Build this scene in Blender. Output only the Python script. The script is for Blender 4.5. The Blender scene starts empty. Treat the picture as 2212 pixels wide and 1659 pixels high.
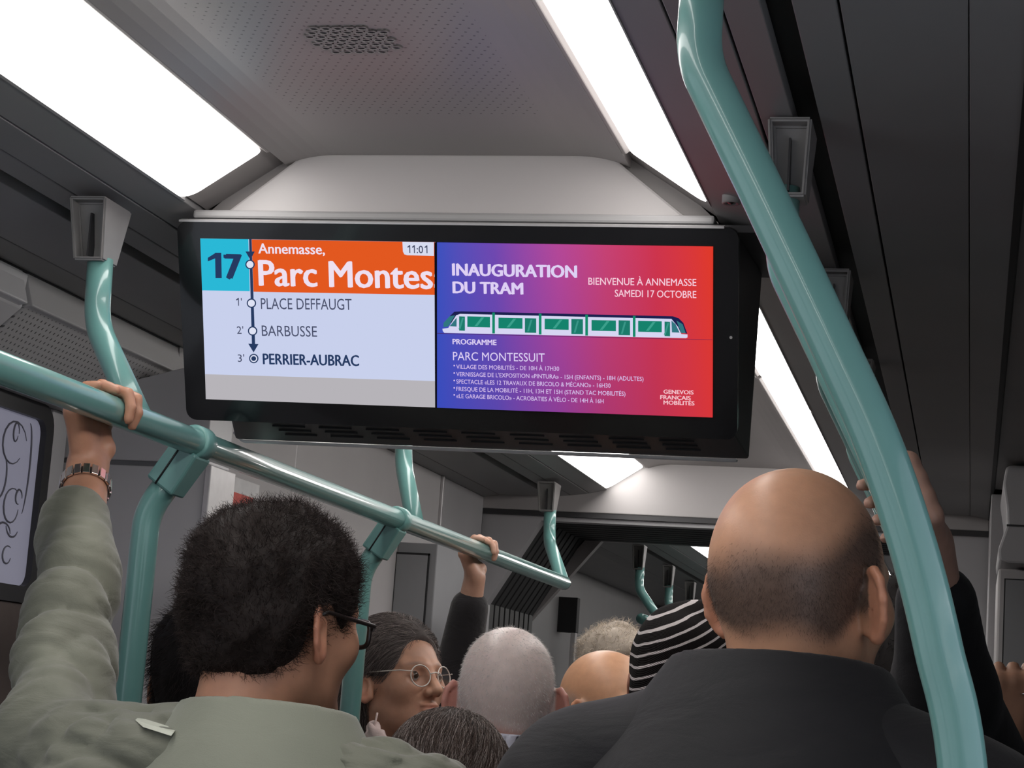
import bpy, bmesh, math, random
import numpy as np
from mathutils import Vector, Matrix

# ------------------------------------------------------------------ camera
FPX, PCX, PCY = 4300.0, 1106.0, 829.5
YAW, PITCH, ROLL = 0.234703380, 0.160000810, 0.0694802793
CAM = np.array([0.765, 0.0, 1.45])
_F = np.array([-math.sin(YAW)*math.cos(PITCH), math.cos(YAW)*math.cos(PITCH), math.sin(PITCH)])
_R0 = np.array([math.cos(YAW), math.sin(YAW), 0.0]); _U0 = np.cross(_R0, _F)
_R = _R0*math.cos(ROLL) + _U0*math.sin(ROLL)
_U = -_R0*math.sin(ROLL) + _U0*math.cos(ROLL)
scene = bpy.context.scene
COL = scene.collection
camd = bpy.data.cameras.new('camera'); cam = bpy.data.objects.new('camera', camd); COL.objects.link(cam)
camd.sensor_width = 36.0; camd.sensor_fit = 'HORIZONTAL'; camd.lens = FPX/2212.0*36.0
camd.clip_start = 0.05; camd.clip_end = 100
mw = Matrix.Identity(4)
for i in range(3):
    mw[i][0] = _R[i]; mw[i][1] = _U[i]; mw[i][2] = -_F[i]; mw[i][3] = CAM[i]
cam.matrix_world = mw
scene.camera = cam

# ------------------------------------------------------------------ world and exposure
world = bpy.data.worlds.new('world'); scene.world = world; world.use_nodes = True
world.node_tree.nodes['Background'].inputs[0].default_value = (0.82, 0.88, 1.0, 1)
world.node_tree.nodes['Background'].inputs[1].default_value = 1.15
scene.view_settings.view_transform = 'Standard'; scene.view_settings.look = 'None'
scene.view_settings.exposure = 0.0; scene.view_settings.gamma = 1.0
scene.view_settings.use_curve_mapping = False
LAMP = 7.6            # strength of the tram's light strips

# ------------------------------------------------------------------ survey helpers (photo point -> place in the tram)
def ray(x, y): return _R*((x-PCX)/FPX) - _U*((y-PCY)/FPX) + _F
def atd(x, y, d): return CAM + ray(x, y)*d
def atY(x, y, Y): r = ray(x, y); return CAM + r*(Y-CAM[1])/r[1]
def atX(x, y, X): r = ray(x, y); return CAM + r*(X-CAM[0])/r[0]
def atZ(x, y, Z): r = ray(x, y); return CAM + r*(Z-CAM[2])/r[2]
def depth(p): return float(np.dot(np.array(p)-CAM, _F))

def lin(r, g, b):
    f = lambda c: c/12.92 if c <= .04045 else ((c+.055)/1.055)**2.4
    return (f(r/255.), f(g/255.), f(b/255.), 1.0)

# ------------------------------------------------------------------ materials
def nmat(name):
    m = bpy.data.materials.new(name); m.use_nodes = True
    nt = m.node_tree; b = nt.nodes['Principled BSDF']
    return m, nt, b
def plain(name, col, rough=.5, metal=0., coat=0., noise=.06, scale=30., bump=0., bscale=200., spec=.5):
    m, nt, b = nmat(name)
    b.inputs['Roughness'].default_value = rough; b.inputs['Metallic'].default_value = metal
    b.inputs['Coat Weight'].default_value = coat; b.inputs['Specular IOR Level'].default_value = spec
    b.inputs['Coat Roughness'].default_value = .06
    tc = nt.nodes.new('ShaderNodeTexCoord'); nz = nt.nodes.new('ShaderNodeTexNoise')
    nz.inputs['Scale'].default_value = scale; nz.inputs['Detail'].default_value = 3
    nt.links.new(tc.outputs['Object'], nz.inputs['Vector'])
    rp = nt.nodes.new('ShaderNodeValToRGB')
    rp.color_ramp.elements[0].position = .3; rp.color_ramp.elements[1].position = .7
    rp.color_ramp.elements[0].color = tuple(c*(1-noise) for c in col[:3])+(1,)
    rp.color_ramp.elements[1].color = tuple(min(1, c*(1+noise)) for c in col[:3])+(1,)
    nt.links.new(nz.outputs['Fac'], rp.inputs['Fac']); nt.links.new(rp.outputs['Color'], b.inputs['Base Color'])
    if bump:
        n2 = nt.nodes.new('ShaderNodeTexNoise'); n2.inputs['Scale'].default_value = bscale; n2.inputs['Detail'].default_value = 2
        nt.links.new(tc.outputs['Object'], n2.inputs['Vector'])
        bp = nt.nodes.new('ShaderNodeBump'); bp.inputs['Strength'].default_value = bump; bp.inputs['Distance'].default_value = .002
        nt.links.new(n2.outputs['Fac'], bp.inputs['Height']); nt.links.new(bp.outputs['Normal'], b.inputs['Normal'])
    return m
def emit(name, col, s=1.0):
    m = bpy.data.materials.new(name); m.use_nodes = True; nt = m.node_tree
    nt.nodes.remove(nt.nodes['Principled BSDF'])
    e = nt.nodes.new('ShaderNodeEmission'); e.inputs[0].default_value = col; e.inputs[1].default_value = s
    nt.links.new(e.outputs[0], nt.nodes['Material Output'].inputs[0])
    return m
def attr_mat(name, rough=.5, bump=0., bscale=400., sss=0., spec=.4, aniso=False):
    """colour comes from the mesh's own colour attribute (skin, hair tint), varied by a little noise"""
    m, nt, b = nmat(name)
    a = nt.nodes.new('ShaderNodeAttribute'); a.attribute_name = 'tint'
    tc = nt.nodes.new('ShaderNodeTexCoord'); nz = nt.nodes.new('ShaderNodeTexNoise')
    nz.inputs['Scale'].default_value = 60; nz.inputs['Detail'].default_value = 4
    nt.links.new(tc.outputs['Object'], nz.inputs['Vector'])
    mr = nt.nodes.new('ShaderNodeMapRange'); mr.inputs[3].default_value = .84; mr.inputs[4].default_value = 1.14
    nt.links.new(nz.outputs['Fac'], mr.inputs[0])
    mx = nt.nodes.new('ShaderNodeVectorMath'); mx.operation = 'SCALE'
    nt.links.new(a.outputs['Color'], mx.inputs[0]); nt.links.new(mr.outputs[0], mx.inputs['Scale'])
    nt.links.new(mx.outputs[0], b.inputs['Base Color'])
    b.inputs['Roughness'].default_value = rough; b.inputs['Specular IOR Level'].default_value = spec
    if sss:
        b.inputs['Subsurface Weight'].default_value = sss; b.inputs['Subsurface Radius'].default_value = (.008, .003, .0015)
        b.inputs['Subsurface Scale'].default_value = 1.0
    if bump:
        n2 = nt.nodes.new('ShaderNodeTexNoise'); n2.inputs['Scale'].default_value = bscale
        nt.links.new(tc.outputs['Object'], n2.inputs['Vector'])
        bp = nt.nodes.new('ShaderNodeBump'); bp.inputs['Strength'].default_value = bump; bp.inputs['Distance'].default_value = .001
        nt.links.new(n2.outputs['Fac'], bp.inputs['Height']); nt.links.new(bp.outputs['Normal'], b.inputs['Normal'])
    return m
class NG:
    """tiny maths-node writer"""
    def __init__(s, nt): s.nt = nt
    def __call__(s, op, a, b=None):
        n = s.nt.nodes.new('ShaderNodeMath'); n.operation = op
        for i, v in enumerate((a, b)):
            if v is None: continue
            if isinstance(v, (int, float)): n.inputs[i].default_value = v
            else: s.nt.links.new(v, n.inputs[i])
        return n.outputs[0]
def perforated(name, col, axes, px, py, rad, lo, hi, rough=.6):
    """rows of tiny drilled holes: staggered dots in the panel's own coordinates"""
    m, nt, b = nmat(name); g = NG(nt)
    tc = nt.nodes.new('ShaderNodeTexCoord'); sp = nt.nodes.new('ShaderNodeSeparateXYZ')
    nt.links.new(tc.outputs['Object'], sp.inputs[0])
    U, V = sp.outputs[axes[0]], sp.outputs[axes[1]]
    v = g('DIVIDE', V, py); row = g('FLOOR', v); st = g('MULTIPLY', g('MODULO', g('ABSOLUTE', row), 2.0), .5)
    u = g('ADD', g('DIVIDE', U, px), st)
    fu = g('MULTIPLY', g('SUBTRACT', g('FRACT', u), .5), px); fv = g('MULTIPLY', g('SUBTRACT', g('FRACT', v), .5), py)
    d = g('SQRT', g('ADD', g('MULTIPLY', fu, fu), g('MULTIPLY', fv, fv)))
    mask = g('LESS_THAN', d, rad)
    for S, l, h in ((U, lo[0], hi[0]), (V, lo[1], hi[1])):
        mask = g('MULTIPLY', mask, g('MULTIPLY', g('GREATER_THAN', S, l), g('LESS_THAN', S, h)))
    mx = nt.nodes.new('ShaderNodeMix'); mx.data_type = 'RGBA'
    nt.links.new(mask, mx.inputs['Factor'])
    mx.inputs[6].default_value = col; mx.inputs[7].default_value = tuple(c*.25 for c in col[:3])+(1,)
    nt.links.new(mx.outputs[2], b.inputs['Base Color']); b.inputs['Roughness'].default_value = rough
    bp = nt.nodes.new('ShaderNodeBump'); bp.inputs['Strength'].default_value = .6; bp.inputs['Distance'].default_value = .002; bp.invert = True
    nt.links.new(mask, bp.inputs['Height']); nt.links.new(bp.outputs['Normal'], b.inputs['Normal'])
    return m

M = {}
M['ceil'] = plain('warm grey moulded plastic', (.27, .25, .245), .5, noise=.03, scale=4)
M['side'] = plain('dark grey ceiling plank', (.245, .24, .24), .5, noise=.04, scale=4)
M['beam'] = plain('light grey bulkhead', (.36, .34, .335), .42, noise=.03, scale=4)
M['dark'] = plain('black rubber groove', (.012, .012, .013), .6)
M['char'] = plain('charcoal plastic', (.03, .029, .031), .45)
M['wall'] = plain('grey wall laminate', (.42, .41, .42), .5, noise=.03, scale=6)
M['wall2'] = plain('pale grey wall laminate', (.45, .43, .43), .45, noise=.03, scale=6)
M['pale'] = plain('pale partition laminate', (.62, .61, .62), .5, noise=.03, scale=6)
M['cab'] = plain('mid grey cabinet laminate', (.25, .25, .26), .5, noise=.03, scale=6)
M['strip'] = plain('aluminium strip', (.62, .60, .60), .35, metal=.6)
M['brown'] = plain('brown grey lower panel', (.11, .085, .075), .6)
M['floor'] = plain('speckled grey vinyl floor', (.09, .09, .095), .6, noise=.3, scale=300)
M['teal'] = plain('turquoise enamel tube', (.150, .335, .310), .28, coat=.6, noise=.02)
M['teal2'] = plain('turquoise cast clamp', (.155, .34, .315), .38, coat=.2, noise=.03)
M['cast'] = plain('grey cast bracket', (.25, .24, .235), .45, noise=.05)
M['lamp'] = emit('light strip diffuser', (1.0, .965, .94, 1), LAMP)
M['black'] = plain('glossy black bezel', (.006, .006, .007), .22, coat=.3)
M['chrome'] = plain('polished steel', (.75, .73, .72), .18, metal=1.0)
M['rim'] = plain('white rim', (.92, .90, .89), .3)
M['red'] = plain('red sticker', (.62, .06, .04), .5)
M['white'] = plain('white print', (.75, .74, .74), .5)
M['bellows'] = plain('black bellows rubber', (.02, .02, .021), .6)

def glass_mat():
    m = bpy.data.materials.new('clear glass'); m.use_nodes = True; nt = m.node_tree; nt.nodes.remove(nt.nodes['Principled BSDF'])
    tr = nt.nodes.new('ShaderNodeBsdfTransparent'); mx = nt.nodes.new('ShaderNodeMixShader'); mx.inputs[0].default_value = .10
    gl = nt.nodes.new('ShaderNodeBsdfGlossy'); gl.inputs['Roughness'].default_value = .04
    nt.links.new(tr.outputs[0], mx.inputs[1]); nt.links.new(gl.outputs[0], mx.inputs[2]); nt.links.new(mx.outputs[0], nt.nodes['Material Output'].inputs[0])
    return m
M['lens'] = glass_mat()

# ------------------------------------------------------------------ mesh helpers
def mk(name, V, F, mat=None, parent=None, smooth=False, loc=None, tint=None):
    me = bpy.data.meshes.new(name)
    V = np.asarray(V, dtype=np.float32)
    if isinstance(F, np.ndarray):
        n = F.shape[1]; me.vertices.add(len(V)); me.vertices.foreach_set('co', V.ravel())
        me.loops.add(F.size); me.loops.foreach_set('vertex_index', F.astype(np.int32).ravel())
        me.polygons.add(len(F)); me.polygons.foreach_set('loop_start', np.arange(0, F.size, n, dtype=np.int32))
        me.polygons.foreach_set('loop_total', np.full(len(F), n, dtype=np.int32)); me.update(calc_edges=True)
    else:
        me.from_pydata([tuple(map(float, v)) for v in V], [], F); me.update()
    if smooth: me.polygons.foreach_set('use_smooth', np.ones(len(me.polygons), dtype=bool))
    if tint is not None:
        a = me.color_attributes.new('tint', 'FLOAT_COLOR', 'POINT')
        t = np.ones((len(V), 4), dtype=np.float32); t[:, :3] = tint; a.data.foreach_set('color', t.ravel())
    if mat: me.materials.append(mat)
    o = bpy.data.objects.new(name, me); COL.objects.link(o)
    if parent is not None: o.parent = parent
    if loc is not None: o.location = Vector([float(c) for c in loc])
    return o
def tag(o, label=None, cat=None, group=None, kind=None):
    if label: o['label'] = label
    if cat: o['category'] = cat
    if group: o['group'] = group
    if kind: o['kind'] = kind
    return o
def thing(name, label, cat, loc=(0, 0, 0), group=None):
    o = bpy.data.objects.new(name, None); COL.objects.link(o); o.location = Vector([float(c) for c in loc]); o.empty_display_size = .1
    return tag(o, label, cat, group)
def frombm(name, bm, mat, parent=None, smooth=False, loc=None):
    bmesh.ops.recalc_face_normals(bm, faces=bm.faces)
    me = bpy.data.meshes.new(name); bm.to_mesh(me); bm.free()
    if smooth: me.polygons.foreach_set('use_smooth', np.ones(len(me.polygons), dtype=bool))
    me.materials.append(mat); o = bpy.data.objects.new(name, me); COL.objects.link(o)
    if parent is not None: o.parent = parent
    if loc is not None: o.location = Vector([float(c) for c in loc])
    return o
def L(root): return np.array(root.location)
def box(name, lo, hi, mat, parent=None, bev=0., off=(0, 0, 0), seg=2):
    bm = bmesh.new(); bmesh.ops.create_cube(bm, size=1)
    lo = np.array(lo, float)-np.array(off); hi = np.array(hi, float)-np.array(off)
    for v in bm.verts:
        v.co = Vector([lo[i] + (v.co[i]+.5)*(hi[i]-lo[i]) for i in range(3)])
    if bev: bmesh.ops.bevel(bm, geom=bm.edges[:], offset=bev, segments=seg, affect='EDGES', profile=.5)
    return frombm(name, bm, mat, parent)
def hexa(name, P8, mat, parent=None, bev=0., off=(0, 0, 0)):
    """eight corners: bottom ring 0-3, top ring 4-7"""
    bm = bmesh.new(); vs = [bm.verts.new(Vector([float(c) for c in (np.array(p)-np.array(off))])) for p in P8]
    for f in ((0, 1, 2, 3), (4, 5, 6, 7), (0, 1, 5, 4), (1, 2, 6, 5), (2, 3, 7, 6), (3, 0, 4, 7)): bm.faces.new([vs[i] for i in f])
    bmesh.ops.recalc_face_normals(bm, faces=bm.faces)
    if bev: bmesh.ops.bevel(bm, geom=bm.edges[:], offset=bev, segments=2, affect='EDGES', profile=.5)
    return frombm(name, bm, mat, parent)
def prismY(name, poly, y0, y1, mat, parent=None, bev=0., off=(0, 0, 0)):
    """polygon in (x,z) pushed along the tram from y0 to y1"""
    bm = bmesh.new(); o = np.array(off)
    a = [bm.verts.new((p[0]-o[0], y0-o[1], p[1]-o[2])) for p in poly]; b = [bm.verts.new((p[0]-o[0], y1-o[1], p[1]-o[2])) for p in poly]
    n = len(poly); bm.faces.new(a); bm.faces.new(b[::-1])
    for i in range(n): bm.faces.new((a[i], a[(i+1) % n], b[(i+1) % n], b[i]))
    bmesh.ops.recalc_face_normals(bm, faces=bm.faces)
    if bev: bmesh.ops.bevel(bm, geom=[e for e in bm.edges], offset=bev, segments=2, affect='EDGES', profile=.5)
    return frombm(name, bm, mat, parent)
def rounded(path, rad, n=8):
    """polyline with its corners turned into arcs"""
    P = [np.array(p, float) for p in path]; out = [P[0]]
    for i in range(1, len(P)-1):
        a = P[i-1]-P[i]; b = P[i+1]-P[i]; la, lb = np.linalg.norm(a), np.linalg.norm(b); a /= la; b /= lb
        ang = math.acos(max(-1, min(1, float(a@b))))
        t = min(rad/math.tan(ang/2) if ang > .01 else 0, la*.48, lb*.48)
        s, e = P[i]+a*t, P[i]+b*t
        for k in range(n+1):
            u = k/n; out.append((1-u)**2*s + 2*u*(1-u)*P[i] + u*u*e)
    out.append(P[-1]); return out
def tubemesh(path, r, n=20, cap=True):
    P = np.array(path, float); m = len(P); T = np.gradient(P, axis=0); T /= np.linalg.norm(T, axis=1)[:, None]
    ref = np.array([0., 1, 0]) if abs(T[0][1]) < .9 else np.array([1., 0, 0])
    N = ref - T[0]*(ref@T[0]); N /= np.linalg.norm(N); V = []
    rr = np.full(m, r) if np.isscalar(r) else np.array(r)
    for i in range(m):
        N = N - T[i]*(N@T[i]); N /= np.linalg.norm(N); B = np.cross(T[i], N)
        for k in range(n):
            a = 2*math.pi*k/n; V.append(P[i] + rr[i]*(math.cos(a)*N + math.sin(a)*B))
    F = [(i*n+k, i*n+(k+1) % n, (i+1)*n+(k+1) % n, (i+1)*n+k) for i in range(m-1) for k in range(n)]
    if cap: F += [tuple(range(n))[::-1], tuple((m-1)*n+k for k in range(n))]
    return V, F
def tube(name, path, r, mat, parent=None, n=20, off=(0, 0, 0), smooth=True):
    V, F = tubemesh(path, r, n); return mk(name, np.array(V)-np.array(off), F, mat, parent, smooth)
# ------------------------------------------------------------------ the tram body
ZC, ZL, ZS = 2.23, 2.154, 2.122        # centre ceiling, outer edge of the light strips, side ceiling
Y0, Y1 = -6.6, 6.24                    # this car, from behind the camera to its front bulkhead
def struct(o): o['kind'] = 'structure'; return o

floor_o = struct(box('floor', (-1.2, Y0, -.06), (1.2, 12.6, 0), M['floor']))
ceiling = struct(box('ceiling', (-1.12, Y0, 2.27), (1.12, 12.6, 2.32), M['dark']))
# planks of the side ceiling, each running along the car, with open joints between them
PL = [(.392, 2.152, .447, 2.138), (.450, 2.137, .507, 2.129), (.510, 2.129, .549, 2.124), (.579, 2.123, .621, 2.122), (.624, 2.122, .742, 2.121), (.743, 2.1205, .800, 2.112)]
def planks(y0, y1):
    for s in (-1, 1):
        for i, (a, za, b, zb) in enumerate(PL):
            if s < 0 and i in (3, 4):
                if i == 4: continue
                a, za, b, zb = .579, 2.123, .742, 2.121
            prismY('ceiling_panel', [(s*a, za), (s*b, zb), (s*b, zb+.02), (s*a, za+.02)], y0, y1, M['side'], ceiling, bev=.0012)
        if s > 0 or y0 > 7: prismY('ceiling_panel', [(s*.806, 2.116), (s*1.095, 2.108), (s*1.095, 2.128), (s*.806, 2.136)], y0, y1 if y0 > 7 else 5.5, M['side'], ceiling, bev=.0012)
        prismY('slot_rail', [(s*.547, 2.150), (s*.581, 2.150), (s*.581, 2.158), (s*.547, 2.158)], y0, y1, M['dark'], ceiling)
planks(Y0, Y1); planks(7.06, 12.3)
# raised centre panels with drilled holes
M['perfc'] = perforated('drilled ceiling panel', (.27, .25, .245, 1), (0, 1), .0150, .0135, .0017, (-.172, -3), (.172, 2.535), .36)
def centre(y0, y1, mat):
    n = 28; poly = []
    for k in range(n+1):                      # soft edge rolling down towards the lights
        t = k/n; x = -.262+.524*t; e = max(0, abs(x)-.180)/.082
        poly.append((x, ZC+.012-.015*e*e))
    prismY('ceiling_panel', poly+[(.262, ZC+.03), (-.262, ZC+.03)], y0, y1, mat, ceiling)
centre(Y0, 2.745, M['perfc']); centre(3.02, Y1, M['ceil']); centre(7.06, 12.3, M['ceil'])
# speaker holes in the first centre panel: a plate with real round holes over a black backing
def speaker():
    V, F = [], []; px, py = .0152, .0142; rows, cols = 7, 7; z = ZC+.0105; x0, y0 = -.050, 2.188; k = 10
    for j in range(rows):
        for i in range(cols):
            if (j in (0, rows-1) and i in (0, cols-1)): continue
            cxx = x0+i*px+(.5*px if j % 2 else 0); cyy = y0+j*py; b = len(V)
            sq = []
            for q in range(k):
                a = 2*math.pi*(q+.5)/k; c, s_ = math.cos(a), math.sin(a); m = max(abs(c), abs(s_))
                V.append((cxx+c/m*px/2, cyy+s_/m*py/2, z)); sq.append(len(V)-1)
            for q in range(k):
                a = 2*math.pi*(q+.5)/k; V.append((cxx+.0052*math.cos(a), cyy+.0042*math.sin(a), z)); 
            for q in range(k):
                a = 2*math.pi*(q+.5)/k; V.append((cxx+.0052*math.cos(a), cyy+.0042*math.sin(a), z+.0008))
            for q in range(k):
                r = (q+1) % k; F.append((b+q, b+r, b+k+r, b+k+q)); F.append((b+k+q, b+k+r, b+2*k+r, b+2*k+q))
    g = tag(mk('speaker_grille', V, F, M['ceil'], ceiling), 'speaker grille of small round holes in the ceiling')
    BV, BF = [], []
    for q in range(0, len(V), 3*k):
        b = len(BV); BV += [(v[0], v[1], v[2]+.0001) for v in V[q+2*k:q+3*k]]; BF.append(tuple(range(b, b+k)))
    mk('grille_backing', BV, BF, M['dark'], g)
speaker()

# bulkheads
def bulk(y, ybk, zt, zb, hx_top, hx_bot, name, parent=None):
    return prismY(name, [(-hx_top, zt), (hx_top, zt), (hx_bot, zb), (-hx_bot, zb)], y, ybk, M['beam'], parent, bev=.004)
t1 = struct(prismY('trim_1', [(-.276, 2.258), (.276, 2.258), (.392, 2.150), (.392, 2.137), (-.392, 2.137), (-.392, 2.150)], 2.757, 3.01, M['ceil']))
bulk(2.735, 2.76, 2.2445, 2.150, .232, .352, 'bulkhead_panel', t1)
box('shadow_gap', (-.40, 2.715, 2.126), (.45, 3.0, 2.1365), M['char'], t1)
prismY('ledge', [(-.392, 2.1365), (.392, 2.1365), (.392, 2.150), (-.392, 2.150)], 2.712, 3.0, M['side'], t1, bev=.004)
t2 = struct(prismY('trim_2', [(-.276, 2.258), (.276, 2.258), (.392, 2.162), (.80, 2.140), (.80, 2.076), (-.80, 2.076), (-.80, 2.140), (-.392, 2.162)], Y1, Y1+.06, M['beam'], bev=.003))
box('shadow_gap', (-.80, Y1+.004, 2.060), (.80, Y1+.06, 2.076), M['char'], t2)

# ------------------------------------------------------------------ light strips
def light(side, y0, y1, label):
    """a sloping diffuser with rounded ends in a moulded frame"""
    s = side; base = np.array([s*.332, (y0+y1)/2, 2.19])
    root = thing('ceiling_light', label, 'light', base, 'light strips along the ceiling')
    a = np.array([s*.276, 0, ZC-.001]); b = np.array([s*.389, 0, ZL]); w = np.linalg.norm(b-a); u = (b-a)/w
    nrm = np.array([-s*abs(u[2]), 0, -abs(u[0])])
    def slab(name, ins, ra, rb_, th, mat, lift):
        pts = []
        W0, W1, A, B = ins, w-ins, y0+ins, y1-ins
        def arc(cu, cy, r, a0):
            for k in range(7):
                t = a0+math.pi/2*k/6; pts.append((cu+r*math.cos(t), cy+r*math.sin(t)))
        arc(W1-rb_, B-rb_, rb_, 0); arc(W0+ra, B-ra, ra, math.pi/2); arc(W0+ra, A+ra, ra, math.pi); arc(W1-rb_, A+rb_, rb_, 1.5*math.pi)
        n = len(pts); V = []
        for d in (lift, lift-th):
            for (pu, py) in pts: p = a+u*pu; V.append((p[0]+nrm[0]*d-base[0], py-base[1], p[2]+nrm[2]*d-base[2]))
        F = [tuple(range(n)), tuple(range(2*n-1, n-1, -1))]+[(i, n+i, n+(i+1) % n, (i+1) % n) for i in range(n)]
        bm = bmesh.new(); vs = [bm.verts.new(v) for v in V]
        for f in F: bm.faces.new([vs[i] for i in f])
        return frombm(name, bm, mat, root)
    slab('diffuser', .0, .010, .028, .006, M['lamp'], .001)
    # inner moulded lip between strip and centre ceiling
    prismY('frame', [(s*.276, ZC+.002), (s*.268, ZC-.004), (s*.262, ZC-.003), (s*.259, ZC+.004), (s*.259, ZC+.02), (s*.276, ZC+.02)], y0, y1, M['ceil'], root, bev=.0015, off=base)
    prismY('frame', [(s*.389, ZL-.001), (s*.392, ZL-.003), (s*.394, ZL+.002), (s*.392, ZL+.02), (s*.389, ZL+.02)], y0, y1, M['side'], root, off=base)
    prismY('tray', [(s*.262, ZC+.012), (s*.388, ZL+.006), (s*.388, ZL+.016), (s*.262, ZC+.022)], y0-.014, y1+(.085 if abs(y1-2.672) < .01 else .014), M['ceil'], root, off=base)
    return root
light(-1, -.9, 2.672, 'long white light strip at upper left, ending above the display corner')
light(1, -.9, 2.672, 'white light strip right of the perforated ceiling, ending above the display')
light(-1, -6.5, -.93, 'rear left light strip, behind the viewer')
light(1, -6.5, -.93, 'rear right light strip, behind the viewer')
light(-1, 3.05, 4.47, 'left light strip hidden behind the hanging display')
light(1, 3.05, 4.47, 'narrow light strip beside the right edge of the display')
light(-1, 4.50, 6.225, 'bright light panel directly below the display, left of the pale bulkhead')
light(1, 4.50, 6.225, 'light strip running down behind the front bald head')
light(-1, 7.2, 9.0, 'far light strip beyond the gangway, left of the front bald head')
light(1, 7.2, 12.0, 'far light strip beyond the gangway, hidden by the front bald head')
light(-1, 9.04, 12.0, 'farthest left light strip past the gangway hangers')

# ------------------------------------------------------------------ side walls
WX = .95
wl = struct(box('wall_left', (-1.20, 1.7, 0), (-1.10, 12.6, 2.27), M['char']))
wr = struct(box('wall_right', (1.10, 1.7, 0), (1.20, 12.6, 2.27), M['char']))
nwin = 1
for s in (-1, 1):
    w = wl if s < 0 else wr; xa, xb = (-1.20, -1.10) if s < 0 else (1.10, 1.20)
    box('panel', (xa, Y0, 0), (xb, 1.7, .90), M['wall'], w); box('panel', (xa, Y0, 1.95), (xb, 1.7, 2.27), M['wall'], w)
    ys = [Y0, -4.9, -3.3, -1.7, -.1, 1.7]
    for i in range(5):
        box('pillar', (xa, ys[i], .90), (xb, ys[i]+.14, 1.95), M['wall'], w)
        nwin += 1; wn = struct(thing('window_%d' % nwin, None, None, ((xa+xb)/2, (ys[i]+ys[i+1])/2, 1.4)))
        yy0, yy1 = ys[i]+.14, ys[i+1]; o = np.array(wn.location)
        box('pane', ((xa+xb)/2-.003, yy0+.03, .93), ((xa+xb)/2+.003, yy1-.03, 1.92), M['lens'], wn, off=o)
        for lo, hi in (((yy0, .90), (yy1, .93)), ((yy0, 1.92), (yy1, 1.95)), ((yy0, .93), (yy0+.03, 1.92)), ((yy1-.03, .93), (yy1, 1.92))):
            box('gasket', ((xa+xb)/2-.02, lo[0], lo[1]), ((xa+xb)/2+.02, hi[0], hi[1]), M['char'], wn, off=o)
struct(box('wall_rear', (-1.2, Y0-.1, 0), (1.2, Y0, 2.3), M['wall2']))
M['perfl'] = perforated('drilled cove panel', (.50, .49, .49, 1), (1, 2), .0150, .0085, .0020, (2.60, 1.962), (3.80, 2.052))
def cove(s, y0, y1, w, m):
    P = [(s*.803, 2.118), (s*.812, 2.075), (s*.835, 2.058), (s*.965, 1.945), (s*1.10, 1.945), (s*1.10, 2.118)]
    P = [(s*.803, 2.118), (s*.785, 2.055), (s*.800, 2.052), (s*.905, 1.945), (s*1.10, 1.945), (s*1.10, 2.118)]
    return prismY('cove_panel', P, y0, y1, m, w, bev=.003)
cove(-1, Y0, 2.985, wl, M['pale']); cove(-1, 3.0, 3.75, wl, M['perfl'])
prismY('cove_panel', [(1.0, 2.105), (1.03, 1.95), (1.10, 1.95), (1.10, 2.105)], Y0, 4.9, M['side'], wr, bev=.003)
prismY('joint_strip', [(-.801, 2.124), (-.796, 2.110), (-.804, 2.110), (-.812, 2.124)], Y0, Y1, M['dark'], wl)
prismY('joint_strip', [(.801, 2.124), (.797, 2.108), (.806, 2.108), (.812, 2.124)], Y0, Y1, M['dark'], wr)
# pillar in front of the drilled cove
prismY('pillar', [(-.795, 2.108), (-.80, 2.05), (-.925, 1.935), (-.925, 0), (-1.10, 0), (-1.10, 2.108)], 2.66, 2.995, M['pale'], wl, bev=.004)
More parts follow.
